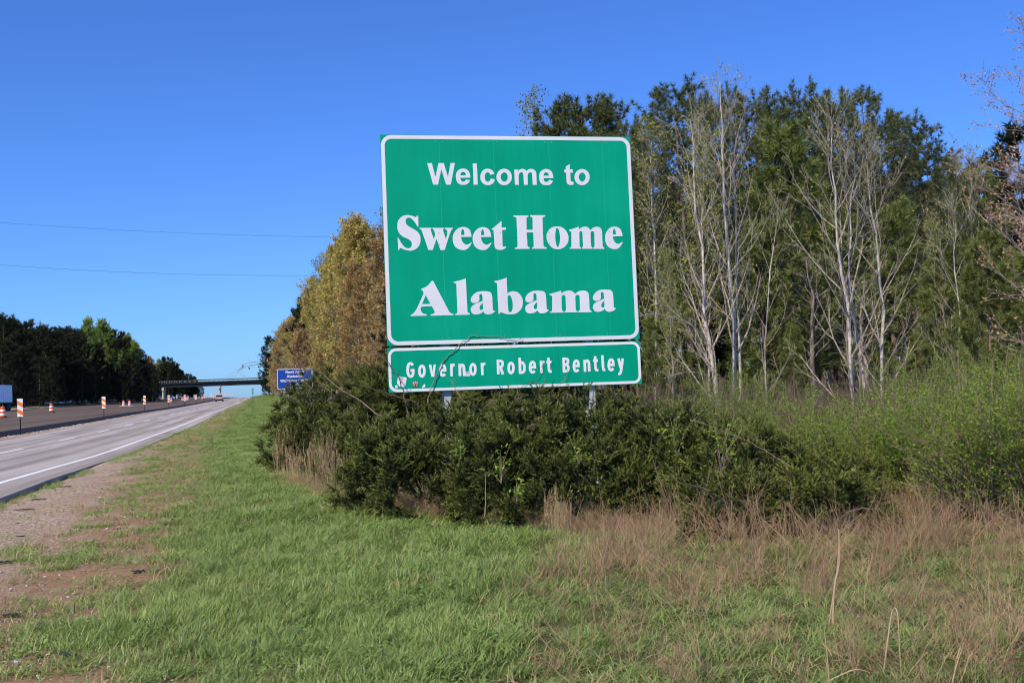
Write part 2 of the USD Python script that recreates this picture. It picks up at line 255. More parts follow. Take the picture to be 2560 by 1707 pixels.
# the ground: gravel by the pavement, red-brown soil in the worn strip, grassy earth beyond (all by place in the world)
look('ground_look', {'g': ('geometry', {}), 's': ('separate_xyz', {}),
     'tn': ('noise_texture', {'scale': .9, 'detail': 5.0}), 'tw': ('math', {'math_type': 'multiply_add', 'value2': 2.6, 'value3': -1.3}), 'ax': ('math', {'math_type': 'add'}),
     'gx': ('map_range', {'from_min': -2.9, 'from_max': -1.7, 'to_min': 0.0, 'to_max': 1.0, 'clamp': True}),
     'yx': ('map_range', {'from_min': 12.0, 'from_max': 45.0, 'to_min': 0.0, 'to_max': 1.6, 'clamp': True}), 'ax2': ('math', {'math_type': 'add'}),
     'hx': ('map_range', {'from_min': -1.2, 'from_max': .2, 'to_min': 0.0, 'to_max': 1.0, 'clamp': True}),
     'v': ('voronoi_texture', {'scale': 34.0}), 'vr': ('rgb_ramp', {'ramp': [(0, (.19, .125, .08)), (.35, (.34, .245, .165)), (.7, (.43, .33, .235)), (1, (.56, .46, .36))]}), 'vs': ('separate_xyz', {}),
     'sn': ('noise_texture', {'scale': 14.0, 'detail': 8.0, 'roughness': .78}), 'sr': ('rgb_ramp', {'ramp': [(.25, (.185, .108, .062)), (.5, (.315, .192, .113)), (.75, (.44, .285, .175))]}),
     'en': ('noise_texture', {'scale': 2.2, 'detail': 6.0}), 'er': ('rgb_ramp', {'ramp': [(.3, (.055, .075, .022)), (.55, (.095, .125, .035)), (.75, (.17, .15, .06))]}),
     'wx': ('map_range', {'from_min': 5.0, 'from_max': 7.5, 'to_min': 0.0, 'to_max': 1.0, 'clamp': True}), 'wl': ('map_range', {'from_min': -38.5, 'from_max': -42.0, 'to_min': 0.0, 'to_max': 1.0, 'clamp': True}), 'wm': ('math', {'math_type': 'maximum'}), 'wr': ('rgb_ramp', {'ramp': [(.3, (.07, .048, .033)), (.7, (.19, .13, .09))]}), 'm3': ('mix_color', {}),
     'm1': ('mix_color', {}), 'm2': ('mix_color', {}), 'b': ('bump', {'strength': .9, 'distance': .035}), 'p': ('principled_bsdf', {'roughness': .95, 'specular_ior_level': .1})},
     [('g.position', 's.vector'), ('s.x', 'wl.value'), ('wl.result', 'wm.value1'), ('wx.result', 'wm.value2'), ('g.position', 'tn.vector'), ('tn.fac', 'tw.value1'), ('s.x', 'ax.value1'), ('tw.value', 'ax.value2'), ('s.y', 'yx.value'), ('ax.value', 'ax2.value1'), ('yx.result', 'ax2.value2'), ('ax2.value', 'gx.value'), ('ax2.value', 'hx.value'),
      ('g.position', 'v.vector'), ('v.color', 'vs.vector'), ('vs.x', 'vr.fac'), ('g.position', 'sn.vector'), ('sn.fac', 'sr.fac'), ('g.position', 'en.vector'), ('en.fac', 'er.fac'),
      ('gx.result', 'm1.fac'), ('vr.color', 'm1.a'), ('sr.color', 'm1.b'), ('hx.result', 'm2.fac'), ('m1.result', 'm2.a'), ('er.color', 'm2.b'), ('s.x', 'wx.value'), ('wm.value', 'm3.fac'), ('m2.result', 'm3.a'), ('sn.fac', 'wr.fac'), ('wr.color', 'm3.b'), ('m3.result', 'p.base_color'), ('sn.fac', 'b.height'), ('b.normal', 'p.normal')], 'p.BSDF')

# outlines of the letters on the sign, in millimetres from the middle of the top edge
LETTERS = '''{"n":25,"L":[["S",[[-1354,-1152,-1334,-1152,-1337,-1309,-1348,-1306,-1376,-1256,-1409,-1210,-1429,-1192,-1449,-1180,-1461,-1176,-1473,-1176,-1486,-1181,-1498,-1189,-1503,-1194,-1510,-1206,-1513,-1221,-1514,-1235,-1512,-1249,-1507,-1263,-1498,-1277,-1485,-1291,-1468,-1304,-1393,-1347,-1372,-1360,-1346,-1384,-1326,-1413,-1318,-1434,-1313,-1457,-1312,-1494,-1315,-1519,-1322,-1544,-1338,-1580,-1354,-1599,-1382,-1622,-1404,-1632,-1444,-1644,-1474,-1644,-1518,-1636,-1543,-1628,-1597,-1604,-1611,-1614,-1619,-1635,-1630,-1634,-1633,-1460,-1623,-1462,-1587,-1530,-1567,-1562,-1545,-1587,-1522,-1604,-1505,-1609,-1488,-1611,-1473,-1608,-1459,-1602,-1454,-1598,-1445,-1586,-1439,-1571,-1436,-1556,-1437,-1540,-1441,-1525,-1449,-1512,-1459,-1500,-1480,-1484,-1549,-1450,-1569,-1437,-1596,-1414,-1610,-1394,-1625,-1358,-1630,-1336,-1633,-1315,-1631,-1280,-1627,-1253,-1620,-1228,-1615,-1217,-1603,-1198,-1580,-1174,-1551,-1156,-1531,-1148,-1509,-1143,-1487,-1141,-1454,-1144,-1425,-1150,-1367,-1173,-1360,-1170]]],["w",[[-1321,-1324,-1152,-1325,-1151,-1336,-1159,-1341,-1163,-1346,-1162,-1361,-1154,-1393,-1123,-1487,-1104,-1427,-1103,-1414,-1106,-1396,-1116,-1367,-1125,-1350,-1139,-1336,-1139,-1325,-973,-1326,-973,-1336,-988,-1346,-989,-1357,-981,-1394,-953,-1486,-934,-1422,-929,-1397,-928,-1383,-931,-1367,-937,-1358,-963,-1340,-963,-1326,-848,-1327,-848,-1337,-865,-1354,-875,-1368,-905,-1437,-975,-1640,-1036,-1640,-1085,-1478,-1146,-1638,-1207,-1638,-1289,-1366,-1295,-1353,-1300,-1348,-1322,-1334]]],["e",[[-737,-1459,-732,-1490,-722,-1519,-714,-1532,-704,-1545,-684,-1561,-664,-1567,-642,-1565,-614,-1553,-594,-1533,-588,-1549,-616,-1593,-642,-1620,-672,-1637,-682,-1641,-704,-1644,-726,-1643,-749,-1640,-780,-1628,-800,-1617,-818,-1602,-826,-1593,-838,-1573,-851,-1539,-855,-1514,-856,-1489,-853,-1444,-841,-1411,-829,-1389,-813,-1368,-786,-1343,-765,-1330,-754,-1325,-730,-1318,-706,-1315,-675,-1317,-656,-1323,-637,-1331,-621,-1343,-614,-1350,-603,-1369,-592,-1401,-585,-1456],[-686,-1430,-686,-1393,-692,-1363,-698,-1351,-704,-1347,-710,-1347,-716,-1350,-721,-1355,-727,-1371,-732,-1393,-734,-1431]]],["t",[[-144,-1237,-146,-1327,-80,-1327,-87,-1361,-141,-1362,-143,-1589,-138,-1598,-129,-1602,-113,-1601,-97,-1595,-91,-1609,-109,-1628,-129,-1639,-154,-1647,-186,-1649,-212,-1644,-237,-1634,-247,-1625,-255,-1607,-260,-1568,-263,-1365,-288,-1357,-288,-1345,-204,-1283,-153,-1236]]],["H",[[32,-1154,251,-1155,250,-1176,230,-1181,222,-1199,217,-1362,307,-1363,313,-1200,309,-1188,305,-1182,278,-1174,279,-1152,498,-1154,497,-1173,467,-1181,462,-1188,457,-1201,454,-1591,461,-1604,468,-1611,499,-1619,498,-1639,283,-1636,283,-1620,298,-1616,306,-1611,310,-1603,313,-1589,312,-1401,218,-1400,219,-1588,223,-1601,228,-1608,251,-1616,251,-1637,33,-1637,33,-1622,54,-1616,66,-1610,71,-1602,76,-1587,77,-1199,71,-1187,65,-1180,32,-1172]]],["e",[[-451,-1463,-447,-1494,-437,-1523,-429,-1536,-419,-1550,-399,-1565,-379,-1571,-358,-1570,-329,-1557,-309,-1538,-304,-1553,-331,-1598,-357,-1624,-387,-1642,-397,-1645,-419,-1648,-441,-1647,-463,-1644,-495,-1633,-514,-1621,-532,-1606,-540,-1597,-552,-1577,-565,-1543,-569,-1518,-570,-1493,-567,-1448,-556,-1416,-543,-1393,-527,-1373,-500,-1347,-480,-1334,-468,-1329,-432,-1320,-400,-1320,-380,-1324,-362,-1331,-336,-1348,-324,-1364,-311,-1395,-306,-1416,-301,-1460],[-401,-1434,-401,-1397,-407,-1368,-413,-1356,-419,-1352,-425,-1351,-431,-1354,-436,-1360,-442,-1376,-446,-1397,-449,-1435]]],["o",[[690,-1317,720,-1323,748,-1335,773,-1353,795,-1377,812,-1405,825,-1439,831,-1472,831,-1504,824,-1535,812,-1562,794,-1587,763,-1617,741,-1630,706,-1643,670,-1649,643,-1647,614,-1640,586,-1628,562,-1608,541,-1582,524,-1553,518,-1538,508,-1505,504,-1473,507,-1440,515,-1410,531,-1383,552,-1359,572,-1341,604,-1326,639,-1317,663,-1315],[665,-1339,653,-1351,644,-1378,635,-1431,633,-1478,635,-1526,642,-1573,651,-1600,659,-1614,664,-1617,668,-1617,679,-1601,695,-1562,704,-1512,707,-1464,702,-1412,693,-1372,687,-1357,678,-1345,669,-1339]]],["m",[[841,-1367,897,-1354,989,-1323,992,-1360,1027,-1338,1045,-1330,1076,-1322,1095,-1322,1113,-1326,1130,-1334,1143,-1348,1160,-1374,1197,-1344,1207,-1338,1228,-1330,1261,-1325,1282,-1327,1301,-1334,1309,-1339,1321,-1352,1329,-1368,1334,-1386,1335,-1425,1335,-1600,1342,-1620,1360,-1636,1360,-1650,1192,-1648,1193,-1634,1210,-1618,1215,-1599,1219,-1424,1216,-1407,1212,-1398,1201,-1392,1188,-1390,1179,-1391,1172,-1396,1167,-1405,1162,-1423,1162,-1598,1165,-1616,1183,-1634,1183,-1646,1021,-1644,1022,-1631,1037,-1617,1042,-1597,1042,-1422,1041,-1407,1039,-1399,1027,-1390,1015,-1387,1007,-1389,1001,-1393,993,-1422,990,-1596,994,-1616,1010,-1631,1009,-1644,839,-1642,840,-1630,861,-1620,865,-1617,868,-1609,877,-1401,867,-1391,843,-1380]]],["e",[[1494,-1470,1498,-1501,1508,-1530,1515,-1544,1526,-1557,1545,-1573,1565,-1579,1586,-1577,1614,-1564,1634,-1545,1639,-1561,1612,-1605,1587,-1632,1557,-1650,1547,-1653,1525,-1656,1504,-1655,1482,-1652,1451,-1641,1432,-1629,1414,-1614,1407,-1605,1394,-1585,1382,-1550,1378,-1525,1377,-1500,1380,-1455,1391,-1422,1404,-1400,1419,-1379,1446,-1353,1466,-1340,1477,-1335,1513,-1326,1544,-1326,1564,-1330,1582,-1337,1607,-1354,1620,-1370,1632,-1401,1637,-1423,1642,-1467],[1544,-1441,1544,-1403,1538,-1374,1531,-1362,1525,-1358,1520,-1357,1514,-1360,1509,-1366,1503,-1382,1499,-1404,1496,-1442]]],["A",[[-1165,-2072,-1154,-2078,-948,-2506,-938,-2522,-924,-2533,-909,-2540,-886,-2546,-886,-2563,-1208,-2563,-1208,-2547,-1182,-2541,-1162,-2532,-1153,-2524,-1149,-2514,-1151,-2502,-1186,-2431,-1330,-2432,-1344,-2445,-1347,-2457,-1345,-2479,-1339,-2499,-1332,-2511,-1323,-2521,-1312,-2529,-1282,-2540,-1262,-2545,-1262,-2561,-1489,-2562,-1488,-2546,-1463,-2534,-1449,-2523,-1428,-2501,-1407,-2472,-1372,-2407,-1301,-2259,-1297,-2238,-1301,-2222,-1307,-2213,-1335,-2186,-1291,-2170,-1249,-2149,-1234,-2138,-1213,-2118,-1182,-2080,-1170,-2072],[-1324,-2399,-1206,-2398,-1267,-2274]]],["l",[[-866,-2093,-772,-2073,-689,-2047,-691,-2166,-685,-2508,-682,-2522,-678,-2531,-654,-2544,-654,-2561,-863,-2562,-862,-2546,-845,-2542,-836,-2537,-832,-2528,-828,-2512,-829,-2125,-839,-2114,-867,-2103]]],["a",[[-632,-2348,-627,-2330,-619,-2313,-600,-2288,-585,-2273,-567,-2260,-537,-2244,-505,-2235,-452,-2232,-388,-2236,-360,-2243,-346,-2252,-336,-2264,-329,-2278,-327,-2286,-323,-2313,-320,-2502,-288,-2517,-303,-2534,-328,-2550,-354,-2559,-385,-2565,-410,-2563,-434,-2553,-447,-2540,-460,-2517,-474,-2532,-486,-2541,-502,-2548,-529,-2557,-554,-2561,-571,-2561,-589,-2558,-606,-2552,-613,-2548,-624,-2537,-636,-2510,-638,-2498,-637,-2485,-634,-2470,-628,-2455,-611,-2436,-577,-2414,-529,-2394,-462,-2370,-463,-2296,-468,-2281,-475,-2273,-485,-2270,-497,-2272,-503,-2278,-507,-2286,-510,-2302,-507,-2342,-511,-2364,-522,-2379,-533,-2387,-547,-2393,-570,-2399,-586,-2400,-600,-2398,-611,-2393,-621,-2385,-628,-2375,-632,-2362],[-462,-2395,-499,-2437,-511,-2460,-512,-2472,-508,-2488,-503,-2494,-491,-2500,-479,-2499,-472,-2495,-466,-2489,-461,-2480,-460,-2463]]],["b",[[-282,-2092,-199,-2077,-101,-2046,-103,-2271,-76,-2254,-58,-2248,-22,-2241,1,-2242,24,-2247,46,-2256,66,-2271,91,-2300,104,-2324,117,-2364,120,-2389,116,-2427,105,-2466,94,-2490,78,-2511,49,-2538,26,-2552,2,-2562,-22,-2568,-48,-2571,-88,-2570,-138,-2561,-173,-2550,-209,-2535,-222,-2548,-231,-2560,-242,-2560,-245,-2128,-256,-2118,-282,-2106],[-99,-2321,-101,-2387,-99,-2507,-95,-2523,-91,-2532,-79,-2540,-70,-2541,-55,-2533,-47,-2522,-40,-2505,-33,-2484,-29,-2446,-32,-2389,-43,-2339,-50,-2323,-63,-2304,-76,-2298,-88,-2299,-97,-2306]]],["a",[[154,-2353,159,-2336,166,-2318,185,-2294,201,-2279,218,-2266,247,-2251,280,-2242,332,-2238,395,-2243,423,-2250,436,-2258,447,-2270,454,-2284,456,-2292,459,-2318,463,-2506,495,-2520,479,-2537,454,-2553,429,-2562,398,-2567,373,-2566,350,-2556,337,-2543,324,-2520,299,-2544,283,-2551,256,-2560,231,-2564,214,-2564,196,-2561,180,-2555,173,-2551,162,-2540,150,-2513,148,-2501,149,-2488,152,-2474,158,-2459,175,-2440,208,-2419,255,-2399,322,-2375,321,-2302,316,-2287,309,-2280,299,-2276,287,-2279,281,-2284,277,-2292,274,-2308,277,-2348,273,-2369,263,-2384,252,-2392,238,-2398,215,-2404,199,-2405,186,-2403,174,-2398,165,-2390,158,-2380,154,-2368],[322,-2400,285,-2442,274,-2464,273,-2475,276,-2491,282,-2498,293,-2503,305,-2503,312,-2499,318,-2492,323,-2483,324,-2466]]],["m",[[508,-2290,575,-2277,684,-2246,688,-2283,729,-2261,751,-2253,787,-2246,810,-2246,832,-2250,851,-2258,867,-2271,888,-2297,932,-2267,943,-2261,969,-2253,1007,-2248,1032,-2251,1055,-2257,1065,-2262,1079,-2275,1089,-2291,1094,-2308,1096,-2346,1096,-2518,1104,-2537,1126,-2553,1125,-2566,926,-2565,927,-2551,947,-2536,953,-2517,958,-2345,954,-2329,950,-2320,936,-2314,921,-2312,910,-2313,901,-2318,896,-2327,890,-2345,890,-2516,894,-2533,915,-2551,914,-2563,723,-2561,724,-2548,742,-2534,747,-2515,748,-2344,746,-2329,743,-2321,730,-2312,715,-2309,706,-2311,698,-2316,693,-2325,689,-2344,685,-2514,691,-2534,709,-2548,708,-2561,506,-2559,507,-2548,532,-2538,536,-2535,540,-2527,542,-2513,551,-2323,539,-2313,511,-2302]]],["a",[[1153,-2353,1157,-2336,1165,-2318,1184,-2294,1199,-2279,1217,-2266,1246,-2251,1278,-2243,1330,-2239,1393,-2243,1421,-2250,1434,-2259,1445,-2270,1452,-2284,1454,-2292,1457,-2318,1461,-2504,1492,-2519,1477,-2535,1452,-2551,1427,-2560,1396,-2566,1371,-2564,1348,-2555,1335,-2542,1322,-2519,1297,-2542,1281,-2550,1254,-2558,1229,-2562,1213,-2562,1195,-2559,1178,-2554,1171,-2550,1161,-2538,1148,-2512,1146,-2500,1147,-2487,1151,-2473,1157,-2458,1173,-2439,1207,-2418,1254,-2398,1320,-2374,1319,-2302,1316,-2291,1310,-2282,1301,-2277,1290,-2277,1279,-2284,1275,-2292,1273,-2308,1276,-2347,1272,-2368,1261,-2383,1250,-2391,1237,-2398,1214,-2403,1198,-2404,1185,-2402,1173,-2397,1164,-2390,1157,-2380,1153,-2367],[1320,-2400,1283,-2441,1272,-2463,1271,-2474,1275,-2490,1280,-2497,1292,-2502,1303,-2501,1311,-2498,1317,-2491,1321,-2482,1322,-2465]]],["W",[[-1179,-403,-1113,-403,-1069,-603,-1018,-402,-943,-402,-890,-603,-846,-401,-784,-401,-853,-710,-921,-710,-981,-490,-1036,-710,-1105,-710]]],["e",[[-714,-612,-710,-635,-704,-650,-693,-662,-684,-666,-668,-667,-652,-660,-640,-650,-634,-636,-574,-645,-588,-674,-605,-692,-626,-706,-643,-710,-661,-712,-687,-713,-704,-711,-720,-707,-734,-700,-752,-686,-762,-672,-769,-656,-775,-628,-777,-590,-776,-574,-772,-556,-761,-530,-744,-508,-720,-491,-693,-481,-674,-479,-655,-480,-637,-483,-620,-490,-598,-506,-587,-522,-575,-554,-571,-574,-570,-610],[-631,-575,-634,-554,-643,-538,-655,-530,-672,-526,-687,-530,-701,-542,-706,-551,-713,-576]]],["l",[[-527,-404,-468,-404,-466,-710,-527,-710]]],["c",[[-220,-556,-280,-567,-285,-551,-294,-541,-306,-533,-319,-532,-332,-536,-344,-546,-353,-561,-358,-573,-361,-606,-357,-638,-349,-655,-334,-665,-317,-668,-300,-664,-290,-655,-274,-623,-217,-634,-224,-657,-230,-672,-246,-691,-259,-702,-282,-712,-304,-718,-323,-719,-338,-716,-365,-708,-380,-700,-399,-684,-409,-670,-420,-644,-425,-625,-426,-596,-423,-576,-413,-546,-404,-529,-387,-508,-368,-493,-347,-484,-328,-480,-298,-482,-272,-488,-251,-501,-240,-512,-231,-528]]],["o",[[-64,-480,-43,-484,-25,-491,-8,-502,13,-524,23,-542,33,-572,35,-593,33,-615,28,-635,19,-655,7,-673,-8,-689,-25,-701,-43,-710,-73,-718,-93,-718,-114,-714,-133,-706,-149,-695,-170,-673,-181,-656,-190,-625,-192,-604,-190,-583,-185,-563,-170,-533,-157,-517,-141,-502,-124,-491,-104,-484,-84,-480],[-79,-532,-97,-539,-113,-553,-119,-562,-126,-579,-129,-603,-128,-614,-124,-631,-113,-650,-98,-663,-80,-667,-70,-666,-57,-660,-41,-646,-35,-637,-29,-620,-25,-596,-26,-584,-30,-567,-41,-549,-56,-536,-69,-532]]],["m",[[72,-490,129,-490,130,-514,142,-499,152,-491,165,-486,188,-481,209,-482,223,-487,236,-495,254,-511,275,-493,288,-486,304,-482,320,-481,337,-483,354,-487,367,-494,384,-510,387,-516,391,-529,394,-551,395,-712,335,-712,333,-554,330,-543,327,-539,319,-533,309,-530,299,-531,284,-540,274,-552,267,-569,264,-595,264,-712,207,-712,204,-574,201,-553,198,-541,195,-537,187,-531,177,-529,167,-531,152,-540,142,-553,136,-569,132,-596,134,-712,75,-712]]],["e",[[498,-616,501,-640,508,-655,518,-667,528,-671,544,-672,560,-665,572,-655,578,-640,638,-650,624,-679,607,-698,586,-711,569,-716,551,-718,525,-718,507,-716,492,-712,477,-706,459,-691,450,-677,442,-661,436,-632,434,-594,436,-577,440,-560,450,-533,468,-511,492,-493,519,-484,538,-481,557,-482,575,-486,592,-493,614,-509,626,-525,637,-558,642,-578,642,-615],[581,-579,578,-557,569,-542,557,-533,540,-529,525,-533,511,-545,506,-555,499,-579]]],["t",[[899,-408,898,-484,939,-484,940,-532,899,-534,899,-643,901,-654,905,-662,914,-665,921,-665,939,-660,943,-706,923,-713,897,-715,878,-712,861,-706,850,-697,843,-685,839,-654,837,-534,811,-532,811,-486,837,-485,838,-443]]],["o",[[1090,-480,1110,-484,1129,-491,1154,-509,1167,-524,1178,-542,1187,-572,1189,-593,1187,-615,1181,-636,1167,-665,1153,-681,1137,-695,1119,-706,1089,-716,1069,-718,1049,-716,1029,-710,1011,-701,995,-689,981,-673,971,-656,962,-626,960,-605,962,-583,967,-562,982,-533,995,-517,1012,-503,1030,-492,1049,-484,1070,-480],[1075,-532,1057,-538,1041,-552,1035,-561,1028,-578,1024,-601,1025,-613,1029,-629,1040,-648,1055,-660,1073,-665,1082,-663,1095,-658,1111,-644,1117,-634,1124,-618,1128,-595,1127,-583,1123,-566,1112,-548,1097,-535,1088,-533]]],["G",[[-1517,-3335,-1516,-3300,-1460,-3302,-1466,-3362,-1474,-3390,-1481,-3402,-1491,-3412,-1503,-3418,-1515,-3420,-1533,-3417,-1545,-3411,-1555,-3401,-1562,-3389,-1568,-3375,-1573,-3353,-1575,-3304,-1570,-3264,-1563,-3241,-1556,-3227,-1551,-3220,-1538,-3210,-1525,-3206,-1508,-3204,-1497,-3208,-1484,-3217,-1470,-3241,-1501,-3256,-1510,-3240,-1513,-3239,-1521,-3240,-1526,-3244,-1533,-3260,-1537,-3279,-1540,-3299,-1541,-3327,-1539,-3348,-1535,-3365,-1529,-3378,-1525,-3383,-1517,-3385,-1510,-3383,-1504,-3372,-1500,-3357,-1498,-3336]]],["o",[[-1357,-3243,-1347,-3244,-1336,-3250,-1328,-3256,-1320,-3268,-1314,-3282,-1310,-3298,-1307,-3334,-1312,-3369,-1325,-3399,-1331,-3408,-1341,-3417,-1352,-3422,-1362,-3423,-1372,-3421,-1383,-3415,-1390,-3409,-1398,-3397,-1404,-3383,-1409,-3367,-1412,-3331,-1406,-3296,-1394,-3266,-1387,-3257,-1379,-3250,-1367,-3244],[-1362,-3388,-1356,-3383,-1348,-3369,-1344,-3352,-1342,-3333,-1342,-3314,-1346,-3297,-1351,-3284,-1357,-3277,-1363,-3282,-1370,-3296,-1375,-3313,-1377,-3332,-1376,-3351,-1373,-3368,-1368,-3381]]],["v",[[-1259,-3247,-1225,-3248,-1207,-3365,-1193,-3249,-1162,-3246,-1191,-3416,-1227,-3416]]],["e",[[-1083,-3349,-1084,-3356,-1081,-3371,-1074,-3383,-1070,-3386,-1064,-3384,-1049,-3372,-1026,-3398,-1044,-3412,-1054,-3417,-1070,-3421,-1082,-3418,-1096,-3409,-1105,-3400,-1111,-3388,-1117,-3368,-1119,-3345,-1118,-3320,-1112,-3289,-1105,-3269,-1097,-3258,-1083,-3247,-1068,-3242,-1056,-3243,-1047,-3247,-1039,-3253,-1024,-3273,-1019,-3297,-1017,-3349],[-1082,-3314,-1053,-3314,-1055,-3289,-1065,-3277,-1070,-3280,-1074,-3285]]],["r",[[-961,-3419,-960,-3246,-925,-3247,-912,-3243,-895,-3243,-895,-3277,-907,-3278,-913,-3280,-926,-3303,-927,-3419]]],["n",[[-843,-3418,-842,-3248,-806,-3250,-792,-3246,-778,-3249,-762,-3262,-758,-3267,-753,-3281,-749,-3306,-747,-3420,-782,-3420,-784,-3309,-788,-3286,-791,-3281,-799,-3289,-808,-3312,-809,-3418]]],["o",[[-636,-3243,-626,-3244,-615,-3250,-606,-3259,-599,-3268,-593,-3282,-589,-3298,-587,-3333,-591,-3368,-602,-3394,-611,-3407,-621,-3415,-632,-3420,-642,-3421,-652,-3419,-662,-3414,-672,-3405,-680,-3392,-689,-3365,-691,-3330,-686,-3295,-675,-3269,-667,-3258,-658,-3250,-646,-3244],[-641,-3386,-635,-3381,-627,-3367,-623,-3351,-621,-3332,-622,-3313,-624,-3297,-629,-3285,-636,-3277,-643,-3282,-650,-3296,-654,-3312,-656,-3331,-656,-3350,-653,-3366,-648,-3378]]],["r",[[-524,-3246,-490,-3246,-474,-3242,-459,-3242,-460,-3276,-470,-3276,-478,-3278,-490,-3302,-489,-3418,-524,-3418]]],["R",[[-297,-3414,-294,-3207,-247,-3208,-227,-3212,-214,-3217,-203,-3227,-198,-3233,-194,-3247,-194,-3273,-198,-3293,-205,-3307,-209,-3312,-224,-3323,-196,-3410,-229,-3421,-258,-3329,-260,-3328,-262,-3415],[-255,-3294,-239,-3291,-232,-3285,-229,-3273,-228,-3257,-230,-3249,-234,-3246,-245,-3243,-260,-3242,-261,-3293]]],["o",[[-90,-3242,-79,-3243,-69,-3249,-59,-3258,-53,-3267,-47,-3280,-43,-3297,-41,-3331,-46,-3366,-56,-3392,-65,-3404,-75,-3412,-86,-3417,-96,-3418,-106,-3416,-116,-3411,-126,-3402,-132,-3392,-138,-3379,-142,-3363,-144,-3328,-139,-3293,-134,-3277,-127,-3264,-112,-3249,-100,-3243],[-95,-3383,-89,-3378,-81,-3365,-77,-3348,-75,-3330,-76,-3312,-79,-3295,-83,-3284,-90,-3276,-96,-3281,-103,-3295,-108,-3311,-110,-3329,-109,-3348,-106,-3364,-102,-3376]]],["b",[[19,-3416,20,-3188,55,-3188,55,-3241,74,-3240,86,-3246,101,-3261,113,-3282,117,-3298,119,-3315,117,-3360,114,-3375,108,-3389,95,-3405,84,-3413,65,-3418,51,-3416],[53,-3375,61,-3383,65,-3384,74,-3378,80,-3365,83,-3349,85,-3323,83,-3304,76,-3285,66,-3275,54,-3291]]],["e",[[201,-3347,203,-3365,207,-3377,212,-3383,215,-3385,221,-3383,239,-3370,260,-3397,241,-3411,228,-3417,217,-3420,204,-3418,193,-3412,180,-3398,174,-3387,168,-3367,166,-3344,167,-3319,173,-3288,181,-3267,189,-3255,203,-3243,220,-3238,232,-3239,244,-3246,256,-3257,264,-3268,266,-3275,269,-3293,270,-3348],[203,-3312,234,-3312,233,-3285,222,-3273,216,-3276,212,-3282]]],["r",[[329,-3243,364,-3243,365,-3246,380,-3241,396,-3241,397,-3275,385,-3276,377,-3279,364,-3297,364,-3415,330,-3415]]],["t",[[424,-3245,439,-3244,439,-3201,474,-3201,474,-3244,496,-3244,496,-3278,474,-3280,475,-3375,477,-3381,495,-3381,495,-3415,475,-3416,461,-3413,450,-3403,443,-3392,440,-3381,439,-3361,439,-3280,425,-3279]]],["B",[[660,-3418,660,-3208,706,-3206,731,-3210,743,-3217,752,-3228,756,-3234,759,-3248,759,-3262,756,-3281,749,-3299,743,-3309,755,-3325,760,-3338,761,-3359,756,-3383,751,-3394,744,-3404,728,-3414,700,-3420,668,-3420,667,-3418],[694,-3385,713,-3383,719,-3380,724,-3371,727,-3357,726,-3346,721,-3335,716,-3331,703,-3327,695,-3329],[697,-3293,714,-3289,720,-3280,724,-3265,725,-3252,723,-3246,718,-3242,695,-3241,695,-3292]]],["e",[[843,-3349,843,-3357,846,-3373,851,-3382,855,-3387,865,-3385,880,-3372,902,-3399,883,-3414,874,-3419,858,-3423,845,-3421,834,-3415,822,-3401,816,-3390,810,-3369,808,-3347,810,-3313,815,-3289,823,-3268,831,-3255,845,-3244,862,-3238,874,-3240,883,-3244,894,-3254,902,-3263,908,-3277,910,-3295,912,-3349],[845,-3313,876,-3314,874,-3285,864,-3273,858,-3277,854,-3283]]],["n",[[970,-3248,1004,-3248,1005,-3249,1016,-3244,1031,-3243,1050,-3252,1059,-3263,1064,-3278,1067,-3304,1067,-3417,1032,-3417,1033,-3306,1030,-3281,1026,-3278,1015,-3287,1004,-3306,1005,-3418,970,-3418]]],["t",[[1113,-3247,1128,-3246,1128,-3202,1163,-3202,1163,-3246,1184,-3246,1184,-3281,1162,-3282,1163,-3374,1167,-3386,1183,-3385,1184,-3419,1166,-3420,1152,-3417,1141,-3408,1132,-3392,1128,-3369,1128,-3282,1113,-3281]]],["l",[[1238,-3191,1273,-3191,1274,-3371,1277,-3384,1286,-3384,1288,-3419,1275,-3420,1263,-3417,1250,-3406,1242,-3390,1239,-3339]]],["e",[[1362,-3350,1362,-3359,1365,-3374,1372,-3387,1375,-3389,1382,-3387,1400,-3373,1421,-3400,1402,-3415,1393,-3420,1377,-3424,1364,-3422,1353,-3416,1340,-3402,1334,-3390,1328,-3370,1326,-3347,1329,-3313,1334,-3290,1342,-3268,1349,-3256,1364,-3244,1380,-3238,1392,-3240,1402,-3244,1413,-3254,1421,-3264,1427,-3277,1429,-3295,1431,-3350],[1363,-3314,1395,-3315,1393,-3286,1390,-3280,1383,-3273,1377,-3277,1373,-3283]]],["y",[[1477,-3247,1511,-3241,1527,-3317,1541,-3243,1575,-3249,1544,-3419,1531,-3455,1525,-3466,1513,-3477,1497,-3483,1478,-3481,1483,-3447,1494,-3448,1498,-3444,1510,-3410,1515,-3385,1504,-3386]]]]}'''
SIGN_M = [[0.999914, 0.013071, 0.001334], [-0.0131, 0.999605, 0.024869], [-0.001009, -0.024884, 0.99969]]
